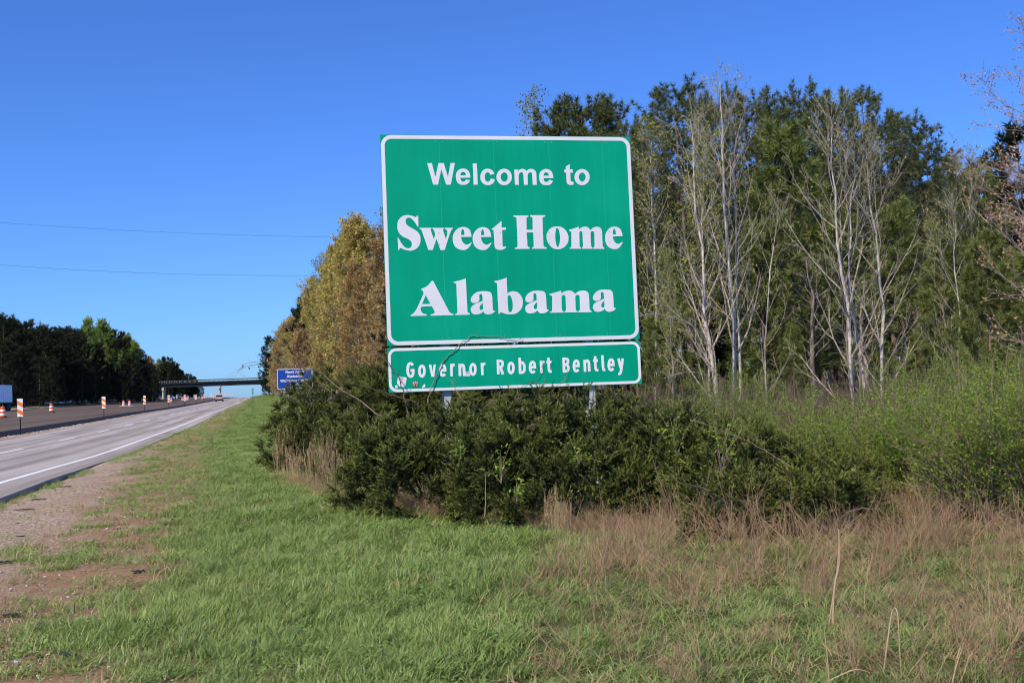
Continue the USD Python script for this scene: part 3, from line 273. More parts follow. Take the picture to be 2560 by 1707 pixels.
# ------------------------------------------------------------------ ground and roads
gx = np.unique(np.round(np.concatenate([np.linspace(-900, -100, 9), np.linspace(-90, -40, 11), [-38, -36, -30, -22, -14.0, -13.9, -13.2, -13.15, -12.93, -12.9, -8, -4.16, -4.12], np.arange(-4.0, 9.0, .16), np.arange(9, 40, 1.5), np.linspace(42, 100, 12), np.linspace(140, 900, 8)]), 3))
gy = np.unique(np.round(np.concatenate([np.linspace(-300, 0, 7), np.arange(2, 22, .18), np.arange(22, 60, 1.0), np.arange(60, 660, 8.0), np.linspace(700, 3400, 14)]), 3))
GX, GY = np.meshgrid(gx, gy)
gv = np.stack([GX, GY, ground_z(GX, GY)], -1).reshape(-1, 3); nx = len(gx)
ii, jj = np.meshgrid(np.arange(len(gy) - 1), np.arange(nx - 1), indexing='ij'); a0 = (ii * nx + jj).ravel()
gf = np.stack([a0, a0 + 1, a0 + nx + 1, a0 + nx], 1)
part(None, 'ground', (gv, gf), 'ground_look', smooth=True, kind='structure')

def strip(x0, x1, Y, zf, thick=0.0, jag=0.0, seed=0):
    """A long sheet (or slab, with sides) that follows the ground's profile."""
    Y = np.asarray(Y, float); n = len(Y)
    jx = (meshkit.noise(np.stack([Y * 1.3, Y * 0, Y * 0], -1), seed) - .5) * jag
    xa, xb = np.full(n, x0), x1 + jx
    L = np.stack([xa, Y, zf(xa, Y)], 1); R = np.stack([xb, Y, zf(xb, Y)], 1)
    V = [L, R]; k = np.arange(n - 1)
    Fq = [np.stack([k, n + k, n + k + 1, k + 1], 1)]
    if thick:
        V += [L - [0, 0, thick], R - [0, 0, thick]]
        Fq += [np.stack([k, k + 1, 2*n + k + 1, 2*n + k], 1), np.stack([n + k, 3*n + k, 3*n + k + 1, n + k + 1], 1),
               np.array([[0, 2*n, 3*n, n]]), np.array([[n - 1, 2*n - 1, 4*n - 1, 3*n - 1]])]
    return np.vstack(V), np.vstack(Fq)
zr = lambda X, Y: zprof(Y)
up = lambda h: (lambda X, Y: zprof(Y) + h)
road = thing('road', 'pale concrete carriageway running away to the bridge beside the grass verge', 'road', kind='structure')
ys = np.arange(-12, 252, 12.0)
for xa, xb in ((-12.9, -8.13), (-8.10, XR)):
    for y in ys:
        part(road, 'concrete_slab', strip(xa, xb, np.linspace(y, y + 11.985, 9 if xb == XR and y < 60 else 4), zr, .28, .03 if xb == XR else 0, 4), 'concrete')
    part(road, 'concrete_slab', strip(xa, xb, np.arange(252, 905, 6.0), zr, .28), 'concrete')
part(road, 'slab_bed', strip(-12.88, XR - .06, np.arange(-12, 905, 6.0), up(-.012)), 'joint_seal')
part(road, 'joint_seal', strip(-8.17, -8.06, np.arange(-12, 700, 6.0), up(.004)), 'joint_seal')
part(road, 'edge_line', strip(-5.04, -4.89, np.arange(-12, 900, 4.0), up(.0045)), 'line_white')
part(road, 'yellow_line', strip(-12.68, -12.53, np.arange(-12, 900, 4.0), up(.0045)), 'line_yellow')
for k in range(-3, 48):
    y = 40.9 + 12.192 * k
    part(road, 'lane_dash', strip(-8.86, -8.72, np.array([y, y + 2.3, y + 4.57]), up(.0045)), 'line_white')
rng = np.random.default_rng(33)
for k in range(16):                                          # dark tar over cracks, across and along the lanes
    y0 = 18 + 7.5 * k + rng.uniform(-2, 2); x0 = rng.uniform(-12.3, -6); L = rng.uniform(.8, 3.2); al = rng.random() < .45; t = np.linspace(0, 1, 9); wob = np.cumsum(rng.normal(size=9)) * .035
    cx, cy = (x0 + wob, y0 + t * L * 2) if al else (x0 + t * L, y0 + wob * 2); w = .014
    V = np.vstack([np.stack([cx - (w if al else 0), cy - (0 if al else w * 2), zprof(cy) + .0035], 1), np.stack([cx + (w if al else 0), cy + (0 if al else w * 2), zprof(cy) + .0035], 1)]); a = np.arange(8)
    part(road, 'tar_crack', (V, np.stack([a, 9 + a, 10 + a, a + 1], 1)[:, ::(1 if al else -1)]), 'tar')
asph = thing('asphalt_pavement', 'dark fresh asphalt pavement laid higher than the concrete lanes', 'pavement', kind='structure')
V, Fa = [], []
ya = np.arange(-40, 905, 6.0)
for i, x in enumerate([-36, -29, -22, -14.0]):
    V.append(np.stack([np.full(len(ya), x), ya, asph_z(np.full(len(ya), x), ya)], 1))
V.append(V[-1] + [.12, 0, -.33]); n = len(ya); k = np.arange(n - 1)
for i in range(4): Fa.append(np.stack([i*n + k, (i+1)*n + k, (i+1)*n + k + 1, i*n + k + 1], 1))
part(asph, 'surface', (np.vstack(V), np.vstack(Fa)), 'asphalt_look')
part(None, 'gravel_bed', strip(-13.9, -12.88, np.arange(-12, 905, 1.5), lambda X, Y: zprof(Y) - np.where(X < -13.5, .10, .035), jag=.06, seed=9), 'pebble_c', kind='structure')

# ------------------------------------------------------------------ the welcome sign
LET = json.loads(LETTERS)
SM = np.array(SIGN_M)                       # columns: right, out of the back, up
SO = np.array([3.52844, 15.83905, 5.05243])
sign = thing('welcome_sign', 'large green welcome sign with white lettering on two steel posts above the junipers', 'road sign', SO, M=SM)
board = tag(UsdGeom.Xform.Define(stage, path_for('sign_board', sign)).GetPrim(), 'tall green board reading Welcome to Sweet Home Alabama')
name_board = tag(UsdGeom.Xform.Define(stage, path_for('name_board', sign)).GetPrim(), 'low wide green board with a name in white condensed letters')
W2 = 1.829
xs = [-W2, -1.0, -.2196, .5936, 1.3962, W2]
for i in range(5):
    for z0, z1 in ((-2.9708, -1.4842), (-1.4808, 0)):
        g = .0006
        part(board, 'panel', bx(xs[i] + g*(i > 0), xs[i+1] - g*(i < 4), 0, .004, z0, z1), 'sign_green')
for x in xs[1:5]: part(board, 'joint', bx(x - .002, x + .002, -.0003, -.0001, -2.91, -.06), 'sign_seam')
for x0, x1 in ((-W2, .6102), (.6125, W2)): part(name_board, 'panel', bx(x0, x1, 0, .004, -3.6185, -2.9995), 'sign_green')
part(board, 'backing_sheet', bx(-W2 + .01, W2 - .01, .005, .008, -2.96, -.01), 'aluminium_back')
part(name_board, 'backing_sheet', bx(-W2 + .01, W2 - .01, .005, .008, -3.61, -3.01), 'aluminium_back')
def ring(z0, z1, w, rad, inset=.006):
    o = sbox(-W2 + inset, z0 + inset, W2 - inset, z1 - inset).buffer(-rad).buffer(rad, quad_segs=12); return o.difference(o.buffer(-w))
part(board, 'border', extr(ring(-2.9708, 0, .053, .150), .0015), 'sign_white')
part(name_board, 'border', extr(ring(-3.6185, -2.9995, .038, .115), .0015), 'decal_white')
for i, (ch, rings) in enumerate(LET['L']):
    rs = [np.array(r).reshape(-1, 2) / 1000 for r in rings]
    P = Polygon(rs[0], rs[1:]).buffer(0)
    if i >= LET['n']: P = P.buffer(-.004).buffer(.0055).simplify(.0008)
    part(board if i < LET['n'] else name_board, 'letter', extr(P, .0016), 'sign_white' if i < LET['n'] else 'decal_white')
rng = np.random.default_rng(4)
for zz in (-.09, -1.40, -1.56, -2.88):                       # rivet heads in pairs along the panel joints
    for x in xs[1:5]:
        for dx in (-.05, .05): part(board, 'rivet', cyl([x + dx, .001, zz], [x + dx, -.004, zz], .007, 8), 'aluminium_back')
# stickers on the lower board
stk = [(-1.6929, -3.3916), (-1.5734, -3.4168), (-1.6029, -3.5503), (-1.6626, -3.5376), (-1.6791, -3.537), (-1.7129, -3.4911)]
c = part(name_board, 'sticker', extr(Polygon(stk), .002), 'decal_white', label='white paper sticker with black scrawl')
mk = [LineString(p).buffer(.0035) for p in ([(-1.675, -3.425), (-1.668, -3.407), (-1.660, -3.428)], [(-1.672, -3.419), (-1.663, -3.420)], [(-1.652, -3.408), (-1.652, -3.430), (-1.643, -3.431)], [(-1.633, -3.412), (-1.633, -3.434), (-1.624, -3.435)],
      [(-1.685, -3.440), (-1.660, -3.445), (-1.625, -3.452)], [(-1.672, -3.47), (-1.655, -3.462), (-1.640, -3.474), (-1.632, -3.47)], [(-1.668, -3.48), (-1.652, -3.475), (-1.645, -3.486)])]
part(name_board, 'sticker_print', extr(union_all(mk), .0028), 'decal_grey')
part(name_board, 'sticker', extr(Polygon([(-1.7374, -3.5197), (-1.7067, -3.5172), (-1.7022, -3.5574), (-1.7365, -3.5598)]), .002), 'decal_white', label='small plain white square sticker')
ph = sbox(-1.500, -3.549, -1.416, -3.469)
part(name_board, 'sticker', extr(ph, .002), 'decal_black', label='square black sticker with four tan blocks of lettering')
pr = [LineString(p).buffer(.005) for p in ([(-1.470, -3.476), (-1.490, -3.480), (-1.488, -3.490), (-1.474, -3.496), (-1.476, -3.503), (-1.492, -3.503)], [(-1.462, -3.476), (-1.448, -3.476)], [(-1.455, -3.476), (-1.455, -3.503)], [(-1.440, -3.503), (-1.432, -3.478), (-1.423, -3.503)])]
part(name_board, 'sticker_print', extr(union_all(pr), .0028), 'decal_pink')
part(name_board, 'sticker_print', extr(union_all([sbox(-1.492, -3.543, -1.484, -3.515), sbox(-1.476, -3.543, -1.462, -3.513), sbox(-1.500, -3.511, -1.416, -3.508), Polygon([(-1.437 + .013*math.cos(t), -3.530 + .012*math.sin(t)) for t in np.linspace(0, 6.1, 12)])]), .0028), 'decal_tan')
part(name_board, 'sticker', extr(Polygon([(-1.3673, -3.5551), (-1.3450, -3.527), (-1.3324, -3.5114), (-1.3233, -3.5235), (-1.3146, -3.5451), (-1.3266, -3.5494), (-1.3248, -3.5637), (-1.3389, -3.5608), (-1.3607, -3.5695)]), .002), 'decal_white', label='small white cut-out sticker with a pointed fin')
part(name_board, 'sticker', extr(Polygon([(-.7503, -3.3596), (-.6831, -3.3618), (-.6842, -3.4262), (-.7528, -3.4239)]), .0024), 'decal_white', label='small white sticker with black print between two letters')
part(name_board, 'sticker_print', extr(union_all([sbox(-.745, -3.386, -.690, -3.378), sbox(-.742, -3.375, -.727, -3.366), sbox(-.720, -3.374, -.706, -3.365), sbox(-.700, -3.376, -.690, -3.366), sbox(-.744, -3.408, -.722, -3.398), sbox(-.712, -3.404, -.690, -3.396)]), .003), 'decal_grey')
def ibeam(x, z0, z1, w=.10, d=.205, t=.008, y0=.058):
    return join(bx(x - w/2, x + w/2, y0, y0 + t, z0, z1), bx(x - t/2, x + t/2, y0 + t, y0 + d - t, z0, z1), bx(x - w/2, x + w/2, y0 + d - t, y0 + d, z0, z1))
for x in (-1.001, 1.0905): part(sign, 'post', ibeam(x, -5.45, -.25), 'galvanised')
for zz in (-.35, -1.1, -1.9, -2.7): part(board, 'stringer', bx(-W2 + .05, W2 - .05, .009, .056, zz - .03, zz + .03), 'aluminium_back')
for zz in (-3.15, -3.48): part(name_board, 'stringer', bx(-W2 + .05, W2 - .05, .009, .056, zz - .025, zz + .025), 'aluminium_back')

# ------------------------------------------------------------------ bridge
BY = 432.0; DZ = 7.75
bridge = thing('highway_overpass', 'dark steel girder overpass with rails and concrete piers crossing the far road', 'bridge', (0, BY, 0))
part(bridge, 'deck', bx(-60, 22, 0, 9.6, DZ - .32, DZ), 'deck_concrete')
part(bridge, 'deck_edge', bx(-60, 22, -.12, -.002, DZ - .38, DZ + .10), 'bridge_steel')
for y in (.55, 3.3, 6.1, 8.6):
    part(bridge, 'girder', join(bx(-60, 22, y - .01, y + .01, DZ - 1.62, DZ - .34), bx(-60, 22, y - .22, y + .22, DZ - 1.66, DZ - 1.62), bx(-60, 22, y - .2, y + .2, DZ - .36, DZ - .322)), 'bridge_steel')
for x in np.arange(-58, 22, 3.0): part(bridge, 'stiffener', bx(x - .04, x + .04, .40, .54, DZ - 1.60, DZ - .37), 'bridge_steel')
for y in (.06, 9.35):
    part(bridge, 'rail', bx(-60, 22, y, y + .14, DZ + .62, DZ + .82), 'dark_steel')
    for x in np.arange(-59, 22, 1.72): part(bridge, 'rail_post', bx(x - .09, x + .09, y + .02, y + .12, DZ + .002, DZ + .62), 'rail_metal')
for x in (-35.6, -15.7, 2.6):
    g = float(ground_z(x, BY, False)) - .8
    pier = part(bridge, 'pier', join(bx(x - .38, x + .38, -.1, 9.6, DZ - 2.75, DZ - 1.67)), 'bridge_concrete')
    for y in (.9, 4.7, 8.5): part(pier, 'column', cyl([x, y, g], [x, y, DZ - 2.752], .34, 16), 'bridge_concrete')

# ------------------------------------------------------------------ work zone: striped panels, barrels
def make_panel(label, loc, rz):
    t = thing('striped_marker', label, 'traffic marker', loc, rz, group='striped markers along the pavement edge')
    w, h, z0 = .305, 1.02, 1.02
    part(t, 'board', bx(-w/2, w/2, 0, .02, z0, z0 + h), 'reflective_white')
    full = sbox(-w/2 + .002, z0 + .002, w/2 - .002, z0 + h - .002)
    for k in range(-1, 3):
        zc = z0 + .14 + k * .46; s = Polygon([(-w, zc + .23 + w*.58), (-w, zc + w*.58), (w, zc - w*.58), (w, zc + .23 - w*.58)]).intersection(full)
        if s.area > .002: part(t, 'stripe', extr(s, .002), 'panel_orange')
    part(t, 'post', join(bx(-.03, -.024, .021, .055, -.25, z0 + h + .06), bx(-.03, .03, .0555, .06, -.25, z0 + h + .06), bx(.024, .03, .021, .055, -.25, z0 + h + .06)), 'dark_steel')
    return t
NTH = ['nearest', 'second', 'third', 'fourth', 'fifth', 'sixth', 'seventh', 'eighth', 'ninth', 'tenth', 'eleventh', 'twelfth', 'thirteenth', 'fourteenth', 'fifteenth', 'sixteenth', 'seventeenth', 'eighteenth']
pan = None
for k in range(14):
    y = 69.0 + 34.6 * k; x = -13.45; lab = '%s striped orange and white marker from the camera along the raised asphalt edge' % NTH[k]
    l = (x, y, float(zprof(y)) - .05); rz = [.10, -.05, .02, .06, -.04, .0][k % 6]
    pan = make_panel(lab, l, rz) if k == 0 else pan
    if k: dup(pan, lab, l, rz)
# barrels
def lathe(prof, sides=20):
    prof = np.array(prof, float); an = np.arange(sides) * 2 * np.pi / sides; n = len(prof)
    V = np.stack([prof[:, 0, None] * np.cos(an), prof[:, 0, None] * np.sin(an), np.repeat(prof[:, 1, None], sides, 1)], -1).reshape(-1, 3)
    i, j = np.meshgrid(np.arange(n - 1), np.arange(sides), indexing='ij'); a = i*sides + j; b = i*sides + (j+1) % sides
    return V, np.stack([a, b, b + sides, a + sides], -1).reshape(-1, 4)
def make_barrel(label, loc):
    t = thing('traffic_barrel', label, 'traffic barrel', loc, group='orange barrels on the new asphalt')
    prof = lambda z: .285 - .055 * z
    zz = [(.10, .22), (.22, .40), (.40, .56), (.56, .74), (.74, .98)]
    for k, (a, b) in enumerate(zz):
        step = .012 * (4 - k)
        part(t, 'reflective_band' if k in (1, 3) else 'drum_section', lathe([(prof(a) - .09 + step, a + .003), (prof(a) - .05 + step, a + .003), (prof(b) - .05 + step, b - .003), (prof(b) - .09 + step, b - .003)]), 'reflective_white' if k in (1, 3) else 'barrel_orange', smooth=30)
    part(t, 'lid', lathe([(.0, 1.0), (.17, 1.0), (.185, .975)]), 'barrel_orange', smooth=30)
    part(t, 'handle', join(bx(-.09, -.07, -.012, .012, 1.0, 1.06), bx(.07, .09, -.012, .012, 1.0, 1.06), bx(-.07, .07, -.012, .012, 1.045, 1.065)), 'barrel_orange')
    part(t, 'base_ring', lathe([(.30, .0), (.36, .0), (.36, .05), (.30, .10), (.24, .10)]), 'rubber', smooth=30)
    return t
bar = [(-9, 103, 'left one of the two barrels cut by the left picture edge'), (7, 102, 'right one of the two barrels beside the white trailer at the left edge'), (128.5, 131, 'lone barrel between the first and second striped markers'),
       (309, 190, 'left barrel of the pair standing on a white board near the third marker'), (324, 193, 'right barrel of the pair standing on a white board near the third marker'),
       (428.5, 262, 'lone barrel between the fourth and fifth markers'), (456, 298, 'leftmost barrel of the far cluster before the sixth marker'), (461, 302, 'second barrel from the left in the far cluster before the sixth marker'), (466, 300, 'middle barrel of the far cluster before the sixth marker'), (470, 305, 'rightmost barrel of the far cluster before the sixth marker'),
       (489.5, 330, 'barrel standing alone just left of the seventh marker'), (506, 352, 'barrel just left of the eighth marker under the bridge'), (535, 400, 'leftmost barrel beside the middle bridge pier'), (538.5, 405, 'barrel nearest the middle bridge pier')]
br = None
for px, d, lab in bar:
    x, y = ray_xy(px, d); x = min(x, -15.0); l = (x, y, float(asph_z(x, y)) + .002); lab = lab.replace('barrel', 'striped barrel', 1)
    if br is None: br = make_barrel(lab, l)
    else: dup(br, lab, l, rz=px * .7)
x, y = ray_xy(316, 186)
t = thing('barricade_board', 'white board lying flat on the asphalt beneath the pair of barrels', 'board', (x, y, float(asph_z(x, y)) + .003), 1.35)
part(t, 'plank', bx(-.14, .14, -1.1, 1.1, .06, .10), 'reflective_white'); part(t, 'foot', bx(-.3, .3, -.8, -.7, 0, .058), 'dark_steel'); part(t, 'foot', bx(-.3, .3, .7, .8, 0, .058), 'dark_steel')

# ------------------------------------------------------------------ left verge: markers, small signs, guardrail
mk = [(253, 255, .26, 1.0, 'white object marker to the left of the small square sign by the left carriageway'), (293, 285, .26, 1.0, 'white object marker midway along the guardrail by the left carriageway'), (326, 300, .26, .9, 'dim marker behind the barrel pair by the left carriageway'),
      (354, 330, .24, .95, 'white object marker at the right end of the guardrail'), (377.5, 345, .24, .9, 'white object marker just right of the second small sign'), (442, 390, .28, .95, 'white object marker to the right of the white oncoming car'), (486, 395, .26, .9, 'white object marker under the bridge near the tree end')]
m0 = None
for px, d, w, h, lab in mk:
    x, y = ray_xy(px, d); x = min(x, -30) if px < 380 else x; l = (x, y, float(max(ground_z(x, y, False), asph_z(x, y) if x > -36 else -9)))
    if m0 is None:
        m0 = thing('object_marker', lab, 'marker', l, group='white markers beside the left carriageway')
        part(m0, 'plate', bx(-.19, .19, 0, .02, .25, 1.35), 'reflective_white'); part(m0, 'stripe', bx(-.09, .09, -.004, -.001, .45, 1.15), 'decal_grey'); part(m0, 'post', bx(-.04, .04, .021, .05, -.3, 1.4), 'rail_metal')
    else: dup(m0, lab, l, rz=.1)
s0 = None
for px, d, lab in ((259.5, 275, 'small white square sign on a thin post at the left verge, nearer of two'), (373.5, 335, 'small white square sign just left of the bridge pier, farther of two')):
    x, y = ray_xy(px, d); l = (x, y, float(ground_z(x, y, False)))
    if s0 is None:
        s0 = thing('small_road_sign', lab, 'road sign', l)
        part(s0, 'plate', sg := bx(-.31, .31, 0, .02, 1.55, 2.2), 'reflective_white'); part(s0, 'print', join(bx(-.04, .04, -.004, -.001, 1.68, 2.08), bx(-.2, -.12, -.004, -.001, 1.7, 2.0)), 'decal_grey'); part(s0, 'post', bx(-.035, .035, .021, .06, -.3, 2.25), 'rail_metal')
    else: dup(s0, lab, l)
gr = thing('guardrail', 'grey metal guardrail on short posts along the left grass verge', 'guardrail', kind=None)
gy0, gy1 = 225, 372
yy = np.arange(gy0, gy1 + .1, 6.0); gxl = np.interp(yy, [225, 372], [-39.5, -36.6]); gz = ground_z(gxl, yy, False)
prof = [(0, .42), (.05, .50), (0, .57), (.05, .65), (0, .73)]
V = np.vstack([np.stack([gxl + dx, yy, gz + dz], 1) for dx, dz in prof]); n = len(yy); k = np.arange(n - 1)
part(gr, 'rail', (V, np.vstack([np.stack([i*n + k, i*n + k + 1, (i+1)*n + k + 1, (i+1)*n + k], 1) for i in range(4)])), 'line_white')
for a, b, c in zip(gxl, yy, gz): part(gr, 'post', bx(a - .2, a - .05, b - .08, b + .08, c - .3, c + .75), 'rail_metal')

# ------------------------------------------------------------------ blue rest-area sign, mile marker
d = 104.0; x, y = ray_xy(738.5, d); zt = top_z(738, 921, d); w, h = 3.2, 1.86
bs = thing('rest_area_sign', 'blue rest area sign with white words half hidden behind the left juniper', 'road sign', (x, y, zt), -.02)
full = sbox(-w/2, -h, w/2, 0).buffer(-.14).buffer(.14)
part(bs, 'board', extr(full, .01), 'sign_blue'); part(bs, 'border', extr(full.buffer(-.02).difference(full.buffer(-.075)), .0145), 'decal_white')
for i, (tx, ww) in enumerate((('Rest Area', 1.62), ('Alabama', 1.45), ('Welcome Center', 2.62), ('1 Mile', 1.05))):
    m = meshkit.text_mesh(tx, .235, .003, bold=True); v = np.asarray(m.vertices); v = (v - [v[:, 0].min(), 0, 0]); v[:, 0] *= ww / v[:, 0].max(); v[:, 0] -= ww/2
    part(bs, 'lettering', (np.stack([v[:, 0], -.0115 - v[:, 2], v[:, 1] - .42 - i*.39], 1), m.faces), 'decal_white')
for sx in (-1.0, 1.0): part(bs, 'post', bx(sx - .06, sx + .06, .012, .14, -zt - .3, -.1), 'galvanised')
d = 255.0; x, y = ray_xy(632, d); g = float(ground_z(x, y, False))
mm = thing('mile_marker', 'slim green mile marker on a thin post at the right road edge', 'road sign', (x, y, g))
zb = top_z(632, 984.5, d) - g; zt = top_z(632, 970.5, d) - g
part(mm, 'plate', bx(-.17, .17, 0, .015, zb, zt), 'marker_green'); part(mm, 'post', bx(-.035, .035, .016, .05, -.3, zt), 'dark_steel')
part(mm, 'numeral', join(bx(-.07, .07, -.004, -.001, zt - .3, zt - .26), bx(-.07, -.03, -.004, -.001, zt - .55, zt - .31), bx(.03, .07, -.004, -.001, zt - .7, zt - .31), bx(-.06, .06, -.004, -.001, zt - .9, zt - .8)), 'decal_white')

# ------------------------------------------------------------------ vehicles
def make_car(label, cat, loc, rz, paint, suv=False, group=None):
    t = thing('suv' if suv else 'car', label, cat, loc, rz, group=group)
    L, H, W = (4.6, 1.72, 1.86) if suv else (4.6, 1.44, 1.78)          # y forward
    if suv: low = [(-2.3, .45), (-2.3, 1.0), (-2.2, 1.05), (1.1, 1.08), (2.1, .98), (2.3, .75), (2.3, .42)]; top = [(-2.22, 1.05), (-2.0, 1.66), (-1.6, 1.72), (.2, 1.70), (1.15, 1.07)]
    else: low = [(-2.3, .42), (-2.28, .92), (-1.5, .98), (1.0, .96), (2.1, .80), (2.3, .62), (2.3, .35)]; top = [(-1.75, .97), (-1.0, 1.40), (-.4, 1.44), (.3, 1.40), (1.2, .95)]
    def prism(pr, w0, w1=None):
        pr = np.array(pr); n = len(pr); w1 = w1 or w0; zs = pr[:, 1]; f = (zs - zs.min()) / (zs.max() - zs.min() + 1e-9); ww = w0 + (w1 - w0) * f
        v = np.vstack([np.stack([-ww/2, pr[:, 0], zs], 1), np.stack([ww/2, pr[:, 0], zs], 1)])
        fs = [[i, (i+1) % n, n + (i+1) % n, n + i] for i in range(n)]; tr = trimesh.creation.triangulate_polygon(Polygon(pr), engine='earcut')
        f3 = np.asarray(tr[1]); vm = tr[0]; mp = [int(np.argmin(np.sum((pr - a)**2, 1))) for a in vm]; f3 = np.array(mp)[f3]
        q = np.array(fs); q = np.vstack([q[:, :3], q[:, [0, 2, 3]]])
        return v, np.vstack([q, f3[:, ::-1], f3 + n])
    part(t, 'body', prism(low, W), paint); part(t, 'cabin', prism(top, W - .12, W - .42), paint)
    tp = np.array(top); mid = [(tp[:, 0].mean(), 0)]
    inner = np.array(Polygon(top).buffer(-.09, join_style='mitre').exterior.coords)[:-1]
    part(t, 'side_glass', prism(inner, W - .10, W - .36), 'car_glass')
    r = tp[0], tp[1]; a, b = np.array(r[0]), np.array(r[1]); e = (b - a)
    def pane(a, b, off, w0, w1):
        return np.array([[-w0/2, a[0] + off, a[1]], [w0/2, a[0] + off, a[1]], [w1/2, b[0] + off, b[1]], [-w1/2, b[0] + off, b[1]]]), np.array([[0, 1, 2], [0, 2, 3]])
    part(t, 'rear_window', pane(a + e*.15, a + e*.88, -.015, W - .34, W - .52), 'car_glass')
    a, b = tp[-1], tp[-2]; e = b - a
    part(t, 'windscreen', pane(a + e*.12, a + e*.92, .02, W - .3, W - .5), 'car_glass')
    for sx in (-1, 1):
        part(t, 'tail_light', bx(sx*.78 - .1, sx*.78 + .1, -2.325, -2.29, .78, 1.02 if suv else .9), 'tail_red')
        part(t, 'headlight', bx(sx*.68 - .17, sx*.68 + .17, 2.22, 2.32, .60, .74), 'lamp_clear')
        for y in (-1.4, 1.45):
            wl = part(t, 'wheel', cyl([sx*(W/2 - .2), y, .34], [sx*(W/2 + .01), y, .34], .34, 18), 'tyre'); part(wl, 'rim', cyl([sx*(W/2 + .011), y, .34], [sx*(W/2 + .02), y, .34], .2, 12), 'wheel_metal')
    part(t, 'rear_bumper', bx(-W/2 + .04, W/2 - .04, -2.36, -2.301, .42, .66), 'plastic_dark' if suv else paint); part(t, 'number_plate', bx(-.2, .2, -2.33, -2.303, .74, .88), 'lamp_clear')
    part(t, 'underbody', bx(-W/2 + .15, W/2 - .15, -2.1, 2.1, .22, .44), 'plastic_dark')
    return t
y = 288.0; make_car('beige sport utility vehicle driving away in the left concrete lane toward the bridge', 'car', (-10.5, y, float(zprof(y)) + .01), 0, 'car_beige', True)
def on_left(px, d): x, y = ray_xy(px, d); return (x, y, float(max(asph_z(x, y), ground_z(x, y, False))))
make_car('silver oncoming car on the left carriageway just before the fourth striped marker', 'car', on_left(392, 350), math.pi, 'car_silver', True)
make_car('bright white oncoming car on the left carriageway just right of the bridge pier', 'car', on_left(426, 362), math.pi, 'car_white')
make_car('dark oncoming car on the left carriageway above the far barrel cluster', 'car', on_left(447, 400), math.pi, 'car_dark', True)
make_car('dark blue oncoming car farthest away on the left carriageway by the far barrels', 'car', on_left(464, 410), math.pi, 'car_dark')
d = 160.0; x, y = ray_xy(31, d); g = float(max(asph_z(x, y), ground_z(x, y, False))); zt = top_z(20, 963.5, d)
tr = thing('semi_trailer', 'white box trailer in the shade cut by the left picture edge', 'truck', (x - 1.3, y, g))
zt -= g
part(tr, 'box', bx(-1.3, 1.3, -14.5, 0, 1.15, zt), 'truck_white'); part(tr, 'top_rail', bx(-1.31, 1.31, -14.51, .01, zt - .08, zt + .02), 'galvanised')
for k in range(12): part(tr, 'side_post', bx(1.301, 1.32, -1.2*k - .75, -1.2*k - .70, 1.2, zt - .1), 'truck_white')
part(tr, 'skirt_rail', bx(-1.31, 1.31, -14.5, .01, 1.05, 1.149), 'dark_steel'); part(tr, 'frame', bx(-.5, .5, -13, -.2, .85, 1.049), 'dark_steel'); part(tr, 'door', bx(-1.25, 1.25, .011, .03, 1.2, zt - .1), 'truck_white')
for yy_ in (-1.3, -2.6):
    for sx in (-1, 1): part(tr, 'wheel', cyl([sx*.75, yy_, .5], [sx*1.25, yy_, .5], .5, 18), 'tyre')
part(tr, 'landing_leg', join(bx(.6, .72, -11, -10.88, .05, .85), bx(-.72, -.6, -11, -10.88, .05, .85)), 'dark_steel')
# mud flap, side marker
part(tr, 'mud_flap', bx(.75, 1.25, -.5, -.48, .15, 1.0), 'rubber')

# ------------------------------------------------------------------ overhead wires
for (pa, ya_), (pb, yb_), lab in ((((-60), 548.5), (1010, 592), 'upper of two thin overhead wires crossing the sky to the sign'), ((-60, 655.5), (840, 687), 'lower of two thin overhead wires crossing the sky to the treetops')):
    D = 95.0; A = np.array([*ray_xy(pa, D), top_z(pa, ya_, D)]); B = np.array([*ray_xy(pb, D), top_z(pb, yb_, D)]); tt = np.linspace(-.15, 1.1, 40)
    P = A + (B - A) * tt[:, None]; P[:, 2] -= .35 * (1 - (2*tt - 1)**2)
    part(None, 'overhead_wire', tubes(P[None], np.full((1, 40), .010), 5), 'wire', label=lab, cat='wire')
# ------------------------------------------------------------------ trees
def px3(px, py, depth):
    d = FWD + RIGHT * ((px - PW/2) / F) - UP * ((py - PH/2) / F); return np.array([0, 0, EYE]) + d * depth
def base_at(px, depth):
    x, y = ray_xy(px, depth); return x, y, float(ground_z(x, y, False)) - .05
def ltone(rng, n, lo=0, hi=1): return np.repeat(rng.uniform(lo, hi, n), 4)

